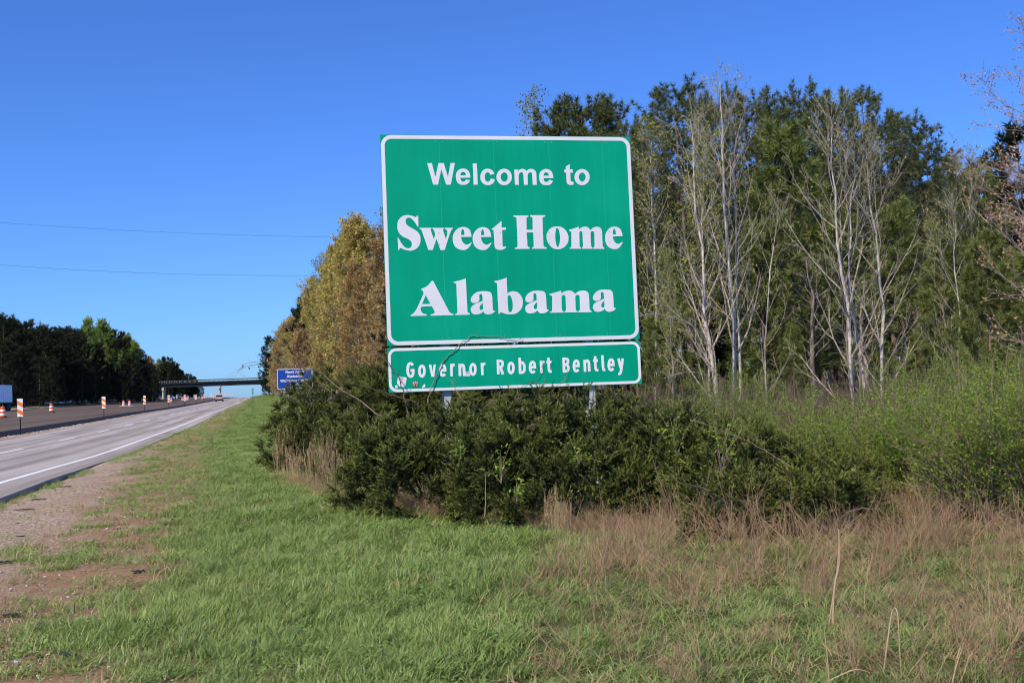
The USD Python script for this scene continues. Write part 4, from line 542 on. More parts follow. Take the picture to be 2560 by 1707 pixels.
def pine_mesh(seed, H=14.0, spread=2.6, c0=.34, n1=48, dense=1.0, nl=.30, nw=.032, cone=False, per=13, dome=False, n2=5, far=False):
    rng = np.random.default_rng(seed)
    z = np.linspace(0, 1, 10); T = np.stack([np.cumsum(rng.normal(size=10)) * .05 * H/14, np.cumsum(rng.normal(size=10)) * .05 * H/14, z * H * (.93 if dome else .98)], 1)[None]
    R = (.15 * H/14 * (1 - z * .93))[None]
    shp = (lambda t: spread * (1.06 - t) / (1.06 - c0) + .15) if cone else (lambda t: spread * np.clip((1.03 - t) / .38, .12, 1) ** .7 * np.clip((t - c0 + .12) * 5, .35, 1))
    if far: shp = lambda t: spread * np.sqrt(np.clip(1.03 - ((t - .45) / .56) ** 2, .04, 1))
    if dome: shp = lambda t: spread * np.sqrt(np.clip(1.02 - ((t - .62) / .40) ** 2, .03, 1))
    P1, R1 = spawn(rng, T, R, n1, c0, .99, (1.0, 1.45) if not cone else (1.1, 1.5), shp, 5, .3 if dome else .55, .10, .35, .25, az=2.4)
    P2, R2 = spawn(rng, P1, R1, n2, .3, 1.0, (.4, .95), lambda t: spread * .30 * (1.15 - .5*t), 4, .45, .12, .6, .4)
    pts, axs = [], []
    for t in (.45, .75, 1.0):
        p, d = lerp_poly(P2, np.full(len(P2), t)); pts.append(p); axs.append(d)
    p, d = lerp_poly(np.concatenate([P1, P1]), np.concatenate([np.full(len(P1), .8), np.full(len(P1), 1.)])); pts.append(p); axs.append(d)
    pts, axs = np.vstack(pts), unit(np.vstack(axs) + [0, 0, .5]); keep = rng.random(len(pts)) < dense; pts, axs = pts[keep], axs[keep]
    N = needles(rng, pts, axs, per, nl, nw, .9)
    tone = np.repeat(np.clip(rng.normal(.5, .2, len(pts)), 0, 1), per * 3) + np.tile([-.2, -.2, .15], len(pts) * per)
    return tubes(T, R, 8), join(tubes(P1, R1, 4), tubes(P2, R2, 3)), N, np.clip(tone, 0, 1)
def decid_mesh(seed, H=12.0, spread=2.6, c0=.25, n1=26, n2=7, n3=4, nleaf=2, ls=.10, r0=.11, ang=(.45, .95), up=.6, top=.5, lean=None, trunk=None, asp=.6, twig=.003):
    rng = np.random.default_rng(seed)
    if trunk is None:
        z = np.linspace(0, 1, 9); T = np.stack([np.cumsum(rng.normal(size=9)) * .09, np.cumsum(rng.normal(size=9)) * .09, z * H], 1)[None]
    else: T = np.asarray(trunk, float)[None]; H = T[0, -1, 2]
    z = np.linspace(0, 1, T.shape[1]); R = (r0 * (1 - z * .9))[None]
    P1, R1 = spawn(rng, T, R, n1, c0, .99, ang, lambda t: spread * np.clip((1.05 - t) / top, .18, 1), 6, up, .09, .45, .22, az=2.4)
    P2, R2 = spawn(rng, P1, R1, n2, .2, 1.0, (.35, .85), lambda t: spread * .42 * (1.15 - .6*t), 4, .35, .12, .6, .35)
    R2 = np.maximum(R2, twig * 1.3)
    P3, R3 = spawn(rng, P2, R2, n3, .2, 1.0, (.3, .9), lambda t: spread * .2 * (1.1 - .4*t), 3, .2, .15, .7, .5)
    R3 = np.maximum(R3, twig)
    c, _ = lerp_poly(np.repeat(P3, nleaf, 0), rng.uniform(.3, 1.0, len(P3) * nleaf)); c = c + rng.normal(size=c.shape) * ls * .5
    return tubes(T, R, 8), join(tubes(P1, R1, 5), tubes(P2, R2, 3), tubes(P3, R3, 3)), leaves(rng, c, ls, asp), ltone(rng, len(c))
def tree(name, label, cat, loc, ms, bark_, leaf_, rz=0, s=1, group=None):
    t = thing(name, label, cat, loc, rz, s, group=group)
    part(t, 'trunk', ms[0], bark_, smooth=True); part(t, 'branches', ms[1], {'pine_bark': 'dark_bark', 'pale_bark': 'limb_bark'}.get(bark_, bark_))
    part(t, 'crown', ms[2], leaf_, tone=ms[3]); return t
class Kind:
    """One kind of tree in a few shapes: the first of each shape carries the meshes, later ones refer to it."""
    def __init__(self, name, cat, makers, H, bark_, leaf_, group=None): self.__dict__.update(locals()); self.made = {}; self.i = 0
    skip = 0
    def put(self, label, px, depth, py, wide=1.0, v=None, rz=None, group=None):
        k = (self.i % (3 if len(self.makers) == 4 else len(self.makers))) if v is None else v; self.i += 1
        x, y, z = base_at(px, depth); h = top_z(px, py, depth) - z; s = h / self.H; sc = (s * wide, s * wide, s); rz = self.i * 2.3 if rz is None else rz
        if k not in self.made: self.made[k] = tree(self.name, label, self.cat, (x, y, z), self.makers[k](), self.bark_, self.leaf_, rz, sc, group or self.group); return self.made[k]
        return dup(self.made[k], label, (x, y, z), rz, sc, group=group or self.group)

G1 = 'tall pines behind the sign'; G2 = 'trees of the wood across the left carriageway'; G3 = 'roadside trees along the right edge beyond the sign'
pine = Kind('pine_tree', 'pine tree', [lambda q=q: pine_mesh(10 + q, 14, [3.0, 2.6, 2.8][q], [.22, .28, .18][q], 66, 1.0, .27, .027, per=24) for q in range(3)] + [lambda: pine_mesh(19, 14, 2.75, .42, 96, 1.0, .27, .032, per=24, dome=True, n2=9)], 14.0, 'pine_bark', 'pine_needles', G1)
yp = Kind('young_pine_tree', 'pine tree', [lambda q=q: pine_mesh(30 + q, 8, 2.1, .04, 66, 1.0, .30, .03, True, 20) for q in range(2)], 8.0, 'pine_bark', 'young_pine_needles', 'young pines in front of the tall ones')
for px, d, py, w, lab in [
    (1482, 52, 226, 1.0, 'broad round-topped pine rising directly above the top edge of the sign'), (1592, 49, 300, .7, 'small pine top between the sign corner and the gap of blue sky'),
    (1722, 45, 212, 1.15, 'tallest pine at the left end of the wood, right of the sky gap'), (1838, 52, 236, .9, 'pine top behind the twin white trunks'), (1912, 47, 226, .95, 'pine with a knobbly top right of the twin white trunks'),
    (1972, 54, 268, .9, 'lower pine top in the dip between two higher pines'), (2040, 46, 222, .9, 'pine with a narrow dense top left of the double-topped pine'), (2122, 45, 224, .75, 'pine with the left of two close tops above the second pale clump'),
    (2196, 47, 230, .95, 'pine with the right of two close tops and open branches against the sky'), (2302, 43, 298, 1.1, 'dark full pine at the right shoulder of the wood'), (2398, 50, 392, .8, 'short pine top at the right end of the dark wood'),
    (1655, 56, 300, 1.0, 'pine half hidden behind the tallest left pine'), (1780, 60, 250, 1.1, 'pine set back between the tallest left pine and the white trunks'), (2085, 60, 250, 1.1, 'pine set back behind the narrow dense top'),
    (2245, 58, 300, 1.1, 'pine set back behind the double-topped pine'), (2350, 60, 360, 1.1, 'pine set back at the right end of the wood'), (1540, 60, 330, 1.0, 'pine set back behind the right corner of the sign')]:
    pine.put(lab, px, d, py, w, v=3 if 'broad' in lab else None)
for px, d, py, w, lab in [(2000, 38, 318, 1.0, 'olive young pine standing in front between the two pale clumps'), (1705, 37, 640, .9, 'low yellow-green young pine just left of the leaning white trunk'), (1915, 37, 560, 1.0, 'young pine behind the twin white trunks'),
    (2262, 36, 520, 1.1, 'young pine right of the second pale clump'), (2370, 33, 600, 1.1, 'young pine below the orange branches'), (2485, 27, 600, 1.1, 'bright green young pine at the right picture edge'),
    (1640, 34, 800, 1.0, 'small young pine beside the lower right corner of the sign'), (1985, 31, 820, .9, 'small young pine under the olive one'), (2120, 42, 520, 1.0, 'young pine behind the second pale clump'), (2420, 38, 700, 1.2, 'squat young pine left of the bright green one'), (2560, 32, 640, 1.1, 'young pine cut by the right picture edge'), (2530, 36, 640, 1.1, 'taller young pine behind the orange oak at the right edge'), (2455, 45, 440, 1.0, 'young pine behind the yellowish leafing tree')]:
    yp.put(lab, px, d, py, w)

# pale-barked trees in front of the pines: each follows its own trunk
def pale_tree(label, pts, d, seed, r0, spread, c0, leaf_, n1=26, ls=.06, nleaf=1, up=.75, n2=4, top=.5, n3=3):
    W3 = np.array([px3(a, b, d) for a, b in pts]); x, y, z = base_at(pts[0][0] + (pts[0][0] - pts[1][0]) * .3, d)
    W3 = np.vstack([[x, y, z], W3]); tt = np.linspace(0, 1, len(W3)); W3 = np.stack([PchipInterpolator(tt, W3[:, k])(np.linspace(0, 1, 14)) for k in range(3)], 1)
    W3 -= [x, y, z]; W3[1:-1] += np.random.default_rng(seed).normal(size=(12, 3)) * [.035, .035, 0]
    ms = decid_mesh(seed, spread=spread, c0=c0, n1=n1, n2=n2, n3=n3, nleaf=nleaf, ls=ls, r0=r0 * .68, up=up, trunk=W3, ang=(.45, .8), top=top, twig=.0028)
    return tree('pale_barked_tree', label, 'tree', (x, y, z), ms, 'pale_bark', leaf_, group='pale bare-limbed trees in front of the pines')
pale_tree('leaning white trunk, leftmost of the pale trees right of the sign', [(1803, 1035), (1783, 900), (1762, 750), (1745, 560), (1736, 420), (1726, 300)], 30.0, 51, .105, 2.3, .16, 'bud_leaves', 20, .06, 3)
pale_tree('straight thick white trunk, left one of the twin trunks', [(1838, 1005), (1833, 860), (1822, 660), (1810, 450), (1803, 330), (1800, 205)], 31.5, 52, .115, 2.2, .26, 'bud_leaves', 20, .06, 3)
pale_tree('slimmer white trunk, right one of the twin trunks', [(1851, 1000), (1847, 860), (1840, 660), (1836, 520), (1845, 380), (1862, 280)], 32.0, 53, .075, 2.0, .30, 'bud_leaves', 17, .06, 3)
pale_tree('crooked pale trunk, left one of the second clump with many dead side branches', [(2146, 1085), (2128, 900), (2113, 720), (2094, 560), (2082, 430), (2078, 300)], 27.0, 54, .105, 2.3, .10, 'bud_leaves', 27, .06, 3, .55)
pale_tree('slender pale stem between the two trunks of the second clump', [(2150, 940), (2131, 760), (2128, 600), (2130, 470), (2136, 360)], 27.4, 55, .065, 1.7, .22, 'bud_leaves', 16, .06, 3)
pale_tree('pale trunk, right one of the second clump, forking high up', [(2210, 1040), (2204, 900), (2200, 740), (2190, 600), (2172, 480), (2165, 370)], 27.2, 56, .085, 2.2, .12, 'bud_leaves', 23, .06, 3, .55)
pale_tree('thin pale sapling right of the twin trunks', [(1912, 1010), (1915, 820), (1930, 640), (1945, 520)], 31.0, 57, .05, 1.5, .25, 'bud_leaves', 13, .06, 3)
pale_tree('thin pale sapling near the green shrubs at right', [(2395, 960), (2398, 800), (2390, 640), (2385, 520)], 29.0, 58, .05, 1.7, .2, 'pale_leaves', 22, .07, 2)
pale_tree('yellow-green leafing tree hugging the right edge of the sign', [(1640, 990), (1638, 800), (1632, 600), (1628, 450), (1626, 335)], 36.0, 59, .09, 1.7, .22, 'poplar_leaves', 34, .10, 3, .9, 6, .7)
pale_tree('light leafing tree above the sign, left of the round-topped pine', [(1342, 900), (1338, 600), (1336, 400), (1335, 256)], 58.0, 60, .10, 2.2, .30, 'pale_leaves', 34, .13, 3, .9, 6, .6)
pale_tree('yellowish leafing tree behind the young pine at the right', [(2440, 900), (2435, 700), (2428, 520), (2425, 410)], 44.0, 61, .08, 2.2, .22, 'spring_leaves', 30, .09, 2, .8)
spr = Kind('spring_tree', 'tree', [lambda q=q: decid_mesh(140 + q, 10, 1.9, .18, 30, 6, 4, 8, .085, .055, (.45, .85), .8, .6, twig=.003) for q in range(2)], 10.0, 'limb_bark', 'bud_leaves', 'olive-leafed young trees among the pines')
for px, d, py, w, lab in [(1770, 36, 330, 1.0, 'olive budding tree whose crown surrounds the white trunk tops'), (1680, 32, 640, .9, 'low olive budding tree near the right edge of the sign'), (2345, 38, 560, 1.0, 'olive budding tree in front of the right shoulder pine')]:
    spr.put(lab, px, d, py, w)
# grey trunks deep in the wood, below the crowns
gt = None
for px, d, r, py, lab in [(2030, 36, .11, 640, 'grey-brown bare trunk left of the second pale clump'), (2170, 35, .10, 700, 'grey-brown bare trunk between the second clump trunks'), (2072, 41, .07, 700, 'thin grey trunk in the shade behind the second clump'), (1940, 40, .08, 700, 'thin grey trunk in the shade right of the twin trunks'), (2310, 42, .10, 700, 'grey trunk in the shade under the right shoulder pine'), (1888, 44, .08, 720, 'thin grey trunk just right of the twin white trunks')]:
    x, y, z = base_at(px, d); h = top_z(px, py, d) - z
    if gt is None:
        ms = decid_mesh(71, 8.0, 1.6, .35, 18, 4, 3, 0, .05, .10, up=.3); gt = thing('bare_tree', lab, 'tree', (x, y, z), 0, (r/.1, r/.1, h/8), group='bare grey trunks inside the wood')
        part(gt, 'trunk', ms[0], 'grey_bark', smooth=True); part(gt, 'branches', ms[1], 'grey_bark')
    else: dup(gt, lab, (x, y, z), px, (r/.1, r/.1, h/8))
# the oak with orange leaves leaning in from the right edge
rg = np.random.default_rng(80)
x, y, z = base_at(2745, 23.0)
ok_ = decid_mesh(81, 11.5, 3.1, .24, 38, 8, 5, 8, .06, .11, (.7, 1.25), .35, .45, asp=.5, twig=.003)
tree('oak_tree', 'oak with dead orange leaves reaching into the picture from the right edge', 'oak tree', (x, y, z), ok_, 'grey_bark', 'orange_leaves', 0, (1, 1, (top_z(2600, 30, 23) - z) / 11.5))
x, y, z = base_at(2720, 17.0)
ok2 = decid_mesh(83, 4.6, 1.7, .15, 16, 6, 4, 6, .05, .05, (.8, 1.3), .2, .5, asp=.5, twig=.003)
tree('oak_tree', 'small oak with tan leaves low at the right edge under the big oak', 'oak tree', (x, y, z), ok2, 'grey_bark', 'orange_leaves')

# roadside trees on the right beyond the sign
yel = Kind('budding_tree', 'tree', [lambda q=q: decid_mesh(100 + q, 14, 3.5, .06, 48, 7, 5, 16, .175, .13, (.5, 1.0), .7, .55, twig=.006) for q in range(2)], 14.0, 'limb_bark', 'yellow_buds', G3)
bro = Kind('budding_brown_tree', 'tree', [lambda q=q: decid_mesh(110 + q, 14, 3.5, .06, 48, 7, 5, 14, .165, .13, (.5, 1.0), .7, .55, twig=.006) for q in range(2)], 14.0, 'limb_bark', 'brown_buds', G3)
grn = Kind('leafing_tree', 'tree', [lambda q=q: decid_mesh(120 + q, 14, 3.4, .14, 36, 7, 5, 8, .24, .15, (.5, 1.0), .7, .5, twig=.008) for q in range(2)], 14.0, 'pale_bark', 'spring_leaves', G2)
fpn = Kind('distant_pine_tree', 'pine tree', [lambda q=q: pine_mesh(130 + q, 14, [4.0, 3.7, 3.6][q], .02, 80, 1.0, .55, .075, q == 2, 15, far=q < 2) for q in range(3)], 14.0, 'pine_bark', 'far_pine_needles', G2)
pal = Kind('pale_leafing_tree', 'tree', [lambda: decid_mesh(125, 14, 2.6, .35, 26, 6, 4, 2, .16, .11, (.4, .8), .9, .6, twig=.008)], 14.0, 'grey_bark', 'pale_leaves', G3)
for K, px, d, py, w, lab in [
    (bro, 985, 66, 610, 1.2, 'brown budding tree mostly behind the left edge of the sign'), (yel, 925, 74, 578, 1.15, 'yellow budding tree beside the left edge of the sign, tallest of its row'), (bro, 905, 70, 690, 1.1, 'rusty budding tree low beside the left edge of the sign'), (yel, 880, 86, 618, 1.1, 'yellow budding tree second from the sign'),
    (pal, 945, 92, 548, .9, 'pale twiggy treetop above the yellow tree beside the sign'), (pal, 818, 104, 652, .8, 'thin pale leafing tree standing out at the left of the yellow ones'), (yel, 850, 96, 668, 1.1, 'yellow budding tree in the middle of the roadside row'), (bro, 826, 90, 760, 1.0, 'brown budding tree low in the middle of the roadside row'),
    (yel, 795, 120, 722, 1.1, 'yellow budding tree right of the small pine in the roadside row'), (bro, 770, 140, 775, 1.1, 'brownish budding tree above the blue sign'), (fpn, 779, 132, 752, .8, 'small dark pine poking out above the blue sign'), (yel, 745, 165, 792, 1.15, 'yellow budding tree left of the pine above the blue sign'),
    (bro, 760, 118, 840, 1.1, 'low brown tree just above the right half of the blue sign'), (bro, 722, 200, 815, 1.2, 'tan budding tree above the left half of the blue sign'), (yel, 706, 240, 832, 1.2, 'golden budding tree near the far end of the roadside row'), (bro, 700, 180, 880, 1.1, 'low tan tree to the left of the blue sign'),
    (fpn, 683, 330, 850, 1.0, 'dark pine at the far end of the roadside row, taller of two'), (fpn, 674, 360, 885, .9, 'dark pine leaning over the right bridge pier')]:
    K.put(lab, px, d, py, w, group=G3)
# the wood across the left carriageway
for K, px, d, py, w, lab in [
    (fpn, -60, 200, 805, 1.1, 'dark pine cut by the left picture edge'), (fpn, 12, 208, 799, 1.0, 'tall dark pine at the left picture edge behind the trailer'), (fpn, 40, 212, 818, 1.0, 'dark pine second from the left edge'), (pal, 52, 230, 808, .8, 'thin pale treetop between the leftmost dark pines'), (fpn, 66, 216, 814, 1.0, 'dark pine with a knobbly top third from the left edge'),
    (pal, 90, 236, 814, 1.1, 'pale green treetop rising among the left dark pines'), (fpn, 114, 224, 827, 1.1, 'dark pine right of the pale green treetop'), (fpn, 145, 230, 834, 1.1, 'dark pine midway between the pale treetop and the bright green trees'), (fpn, 170, 236, 829, 1.0, 'dark pine second to the left of the bright green trees'), (fpn, 194, 240, 838, 1.0, 'dark pine just left of the bright green trees'),
    (grn, 226, 252, 811, .8, 'bright green leafing tree, left one of the bright pair'), (grn, 268, 264, 815, .95, 'bright green leafing tree, right one of the bright pair'), (fpn, 248, 246, 862, 1.0, 'dark pine in front of the bright green pair'), (fpn, 299, 268, 837, .9, 'dark pine just right of the bright green pair'),
    (grn, 318, 280, 848, .9, 'smaller green leafing tree right of the bright pair'), (grn, 340, 284, 862, .8, 'green leafing tree at the shoulder where the wood drops'), (fpn, 330, 262, 895, 1.1, 'dark pine below the green shoulder tree'), (fpn, 358, 272, 902, 1.1, 'dark pointed evergreen left of the bridge end'),
    (bro, 378, 442, 900, 1.0, 'brown twiggy tree behind the left bridge end'), (grn, 400, 448, 906, 1.0, 'pale green tree above the left bridge end'), (fpn, 422, 446, 899, 1.0, 'dark pine rising above the bridge rail, tallest there'), (fpn, 440, 450, 914, 1.0, 'dark pine second above the bridge rail'), (fpn, 456, 452, 928, 1.0, 'dark pine third above the bridge rail'), (fpn, 474, 455, 938, 1.0, 'dark pine fourth above the bridge rail'),
    (fpn, 484, 458, 944, 1.2, 'dark pine beyond the bridge just right of the fourth one above the rail'), (fpn, 492, 460, 950, 1.2, 'dark pine beyond the bridge, last but one before open sky'), (fpn, 504, 470, 968, 1.0, 'small dark pine beyond the bridge, last before open sky'),
    (fpn, 8, 186, 858, 1.2, 'broad dark evergreen in the shade above the trailer'), (fpn, 62, 190, 872, 1.1, 'shaded evergreen right of the trailer'), (fpn, 98, 198, 900, 1.1, 'low shaded evergreen left of the lone barrel'), (fpn, 130, 208, 905, 1.2, 'low shaded evergreen above the lone barrel'), (fpn, 165, 222, 900, 1.2, 'low shaded evergreen left of the second striped marker'),
    (fpn, 205, 232, 905, 1.2, 'low shaded evergreen behind the second striped marker'), (fpn, 240, 240, 915, 1.2, 'low shaded evergreen above the nearer small square sign'), (fpn, 278, 250, 912, 1.2, 'low shaded evergreen above the guardrail start'), (fpn, 305, 258, 925, 1.2, 'low shaded evergreen above the guardrail middle'), (fpn, 385, 300, 940, 1.1, 'low shaded evergreen left of the bridge pier'), (fpn, 430, 455, 965, 1.1, 'shaded evergreen seen under the bridge right of its left pier'), (fpn, 462, 460, 962, 1.1, 'shaded evergreen seen under the bridge farther right')]:
    K.put(lab, px, d, py, w, group=G2)
# woods behind the trees one can tell apart: one mass on either side
rng = np.random.default_rng(200)
def mass(name, label, spots, seed, H, spread):
    pr = []
    for q in range(3):
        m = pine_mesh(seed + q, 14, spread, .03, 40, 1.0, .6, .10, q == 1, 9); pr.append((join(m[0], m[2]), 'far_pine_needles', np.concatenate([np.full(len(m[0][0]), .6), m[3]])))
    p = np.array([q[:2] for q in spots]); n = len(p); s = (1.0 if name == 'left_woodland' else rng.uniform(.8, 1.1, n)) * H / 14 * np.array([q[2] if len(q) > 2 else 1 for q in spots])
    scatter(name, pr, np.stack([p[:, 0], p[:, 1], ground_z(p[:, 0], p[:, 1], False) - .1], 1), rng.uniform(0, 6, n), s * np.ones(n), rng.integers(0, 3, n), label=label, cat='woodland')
L_ = []
SKYX, SKYL = [-260, 0, 60, 170, 230, 270, 300, 345, 357, 400, 420, 450, 494, 506, 530], [800, 800, 815, 832, 818, 820, 840, 868, 900, 908, 903, 927, 952, 973, 990]
def fill(px, d, f):
    if px > 392: d = max(d, 446 + (d % 20))
    x, y = ray_xy(px, d); z = float(ground_z(x, y, False)); h = (top_z(px, np.interp(px, SKYX, SKYL), d) - z) * f; L_.append((x, y, max(h, 1.5) / 14))
for a in np.arange(-220, 500, 15):
    for d0, f in ((205, .78), (222, .93), (240, .97), (262, .95)): fill(a + rng.normal() * 5, d0 + max(a, 0) * .30 + rng.normal() * 5, f * rng.uniform(.93, 1.03))
for a in np.arange(-220, 520, 13): fill(a + rng.normal() * 4, 192 + max(a, 0) * .28 + rng.normal() * 5, .42 * rng.uniform(.8, 1.2))
mass('left_woodland', 'dense dark mass of wood behind the front trees of the left carriageway', L_, 210, 14.0, 4.0)
R_ = []
for px in np.arange(1480, 2800, 55):
    for d in (66, 78): x, y = ray_xy(px + rng.normal() * 15, d + rng.normal() * 3); R_.append((x, y))
for px in np.arange(1020, 1500, 45):
    for d in (58, 72): x, y = ray_xy(px + rng.normal() * 12, d + rng.normal() * 3); R_.append((x, y, .62))
mass('right_woodland', 'dense mass of wood filling in behind the pines right of the sign', R_, 220, 13.0, 3.2)
B_ = []
for d in np.arange(80, 420, 11): x, y = ray_xy(700, d); B_.append((np.interp(y, [80, 150, 280, 420], [20, 16, 13, 9]) + rng.uniform(0, 8), y))
mass('roadside_woodland', 'dark mass of wood behind the budding roadside trees', B_, 230, 8.5, 3.0)

# ------------------------------------------------------------------ junipers
def juniper(label, cx, cy, lobes, seed, dens=23, nsp=10, nl=24):
    """Plumes of scale leaves in clusters: each cluster fans out from one twig end, with dark gaps between the clusters."""
    rng = np.random.default_rng(seed); C, Nn, D = [], [], []
    for lx, ly, rx, ry, h in lobes:
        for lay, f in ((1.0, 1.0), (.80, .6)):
            A = 2 * np.pi * ((rx*ry)**1.6/3 + 2*((rx+ry)/2*h)**1.6/3) ** (1/1.6); n = int(A * dens * f)
            u = unit(rng.normal(size=(n, 3))); u[:, 2] = np.abs(u[:, 2]) * 1.1 - .12; u = unit(u)
            bmp = 1 + (meshkit.noise(np.stack([u[:, 0] * rx * 1.9 + cx + lx, u[:, 1] * ry * 1.9 + cy, u[:, 2] * h * 2.4], -1), seed) - .5) * .62
            C.append(u * [rx, ry, h] * bmp[:, None] * lay * rng.uniform(.86, 1.02, (n, 1)) + [lx, ly, 0]); Nn.append(unit(u / [rx, ry, h])); D.append(np.full(n, lay))
    C, Nn, D = np.vstack(C), np.vstack(Nn), np.concatenate(D); ok = np.ones(len(C), bool)
    for lx, ly, rx, ry, h in lobes: ok &= (((C - [lx, ly, 0]) / [rx, ry, h]) ** 2).sum(1) > .45
    ok &= C[:, 2] > .02; C, Nn, D = C[ok], Nn[ok], D[ok]
    ax0 = unit(Nn * .6 + [0, 0, .42] + rng.normal(size=C.shape) * .3); org = C - ax0 * .12; big = rng.uniform(.7, 1.3, len(C))
    k = np.repeat(np.arange(len(C)), nsp); n = len(k); ax = unit(ax0[k] + rng.normal(size=(n, 3)) * .52); L = .20 * big[k] * rng.uniform(.55, 1.3, n); O = org[k] + rng.normal(size=(n, 3)) * .012
    t = np.tile(np.linspace(.12, 1, nl), n); A2 = np.repeat(ax, nl, 0); P0 = np.repeat(O, nl, 0) + A2 * (t * np.repeat(L, nl))[:, None] + [0, 0, -.02] * (t**2)[:, None]
    d = unit(A2 * .95 + rng.normal(size=P0.shape) * .5); w = unit(np.cross(d, rng.normal(size=d.shape))) * .0062
    V = np.stack([P0 - w, P0 + w, P0 + d * (.052 * (1.2 - .6 * t) * rng.uniform(.7, 1.2, len(t)))[:, None]], 1).reshape(-1, 3); Fc = np.arange(len(V)).reshape(-1, 3)
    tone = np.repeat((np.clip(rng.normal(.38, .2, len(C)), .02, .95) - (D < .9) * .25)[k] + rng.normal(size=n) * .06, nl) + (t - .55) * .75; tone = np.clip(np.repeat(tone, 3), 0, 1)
    g = float(ground_z(cx, cy)) - .03
    T = thing('juniper_shrub', label, 'shrub', (cx, cy, g), group='dark junipers round the sign')
    k = 26; lb = np.array(lobes)[rng.integers(0, len(lobes), k)]
    e = np.stack([lb[:, 0] + rng.normal(size=k) * lb[:, 2] * .5, lb[:, 1] + rng.normal(size=k) * lb[:, 3] * .5, lb[:, 4] * rng.uniform(.4, .75, k)], 1); q0 = e * [.35, .35, 0]
    Pb = np.stack([q0 + (e - q0) * q + [0, 0, .12 * np.sin(q * 3)] for q in np.linspace(0, 1, 5)], 1)
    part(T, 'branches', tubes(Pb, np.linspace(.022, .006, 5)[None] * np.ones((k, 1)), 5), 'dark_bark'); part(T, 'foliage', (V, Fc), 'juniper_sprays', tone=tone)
    return T
juniper('tall dark juniper mound left of the sign, under the blue sign', 1.45, 20.5, [(-.75, 3.4, .85, 1.2, 1.62), (-.35, 1.6, .95, 1.2, 1.82), (.15, -.1, .95, 1.1, 1.85), (.55, -1.5, .85, .95, 2.0), (-.15, -1.3, .6, .7, 1.3), (.75, .6, .9, 1.2, 2.15), (-.85, 1.7, .55, .8, 1.15)], 301, 18)
juniper('juniper crest just left of the sign, behind the tall mound', 2.1, 17.5, [(-.2, .3, .8, .9, 2.15), (.5, .6, .8, .9, 1.8)], 302, 18)
juniper('rounded bright-tipped juniper in front of the left half of the sign', 2.2, 14.3, [(-.6, .3, .8, 1.0, 1.25), (.2, .0, .9, 1.05, 1.38), (.0, .9, 1.1, .8, 1.36), (-.4, -.6, .65, .6, .95), (.5, -.8, .75, .65, 1.1)], 303)
juniper('wide juniper in front of the right half of the sign', 3.4, 12.8, [(-.5, .1, .9, 1.0, 1.36), (.3, .0, .95, 1.05, 1.24), (1.0, .35, .8, .95, 1.20), (.05, -.85, .95, .65, .98), (.85, -.7, .75, .65, 1.0), (.5, .9, 1.1, .8, 1.16)], 304)
juniper('shaded juniper behind and below the sign between its posts', 3.4, 18.2, [(-1.2, 0, .9, .8, 1.6), (-.2, .2, .9, .8, 1.55), (.9, 0, .9, .8, 1.6), (1.8, .2, .9, .8, 1.5)], 305, 14)
juniper('sprawling juniper with leafy vines at the right of the sign', 4.9, 11.3, [(-.45, .6, .8, .9, 1.15), (.3, .2, .9, .8, 1.0), (.75, -.5, .8, .7, .82), (-.1, 1.3, 1.0, .8, 1.2), (-.35, -.5, .7, .6, .85)], 306)
juniper('low dark juniper half buried in dry brush at the lower right', 4.75, 9.75, [(-.5, .25, .6, .55, .72), (.2, .0, .65, .55, .68), (.65, .35, .5, .5, .6)], 307)

# ------------------------------------------------------------------ green shrubs at the right
def shrub(label, px, d, py, wpx, seed, n=70, nl=150, ls=.025, leaf_='shrub_leaves', lean=.28):
    rng = np.random.default_rng(seed); x, y, z = base_at(px, d); h = top_z(px, py, d) - z; W_ = wpx * d / F / 2
    a = rng.uniform(0, 6.28, n); r = np.sqrt(rng.random(n)) * W_ * .55; b = np.stack([np.cos(a) * r, np.sin(a) * r, np.zeros(n)], 1)
    dr = unit(np.stack([np.cos(a), np.sin(a), np.zeros(n)], 1) * lean + np.stack([rng.normal(size=n) * .22, rng.normal(size=n) * .22, np.ones(n)], 1)); ln = h * rng.uniform(.55, 1.08, n)
    P = [b]
    for k in range(5): P.append(P[-1] + unit(dr + rng.normal(size=dr.shape) * .10 + np.array([0, 0, -.06]) * k) * (ln / 5)[:, None])
    P = np.stack(P, 1); R = np.linspace(.008, .002, 6)[None] * np.ones((n, 1))
    Q, RQ = spawn(rng, P, R, 12, .12, 1, (.4, 1.1), lambda t: h * .26 * (1.2 - .7*t), 4, .25, .14, .6, .4); RQ = np.maximum(RQ, .0014)
    m = nl // 12; c, _ = lerp_poly(np.repeat(Q, m, 0), rng.uniform(.1, 1, len(Q) * m)); c = c + rng.normal(size=c.shape) * .022
    T = thing('green_shrub', label, 'shrub', (x, y, z), group='fine-leaved green shrubs at the right')
    part(T, 'stems', join(tubes(P, R, 4), tubes(Q, RQ, 3)), 'twig_bark'); part(T, 'foliage', leaves(rng, c, ls, .55), leaf_, tone=ltone(rng, len(c))); return T
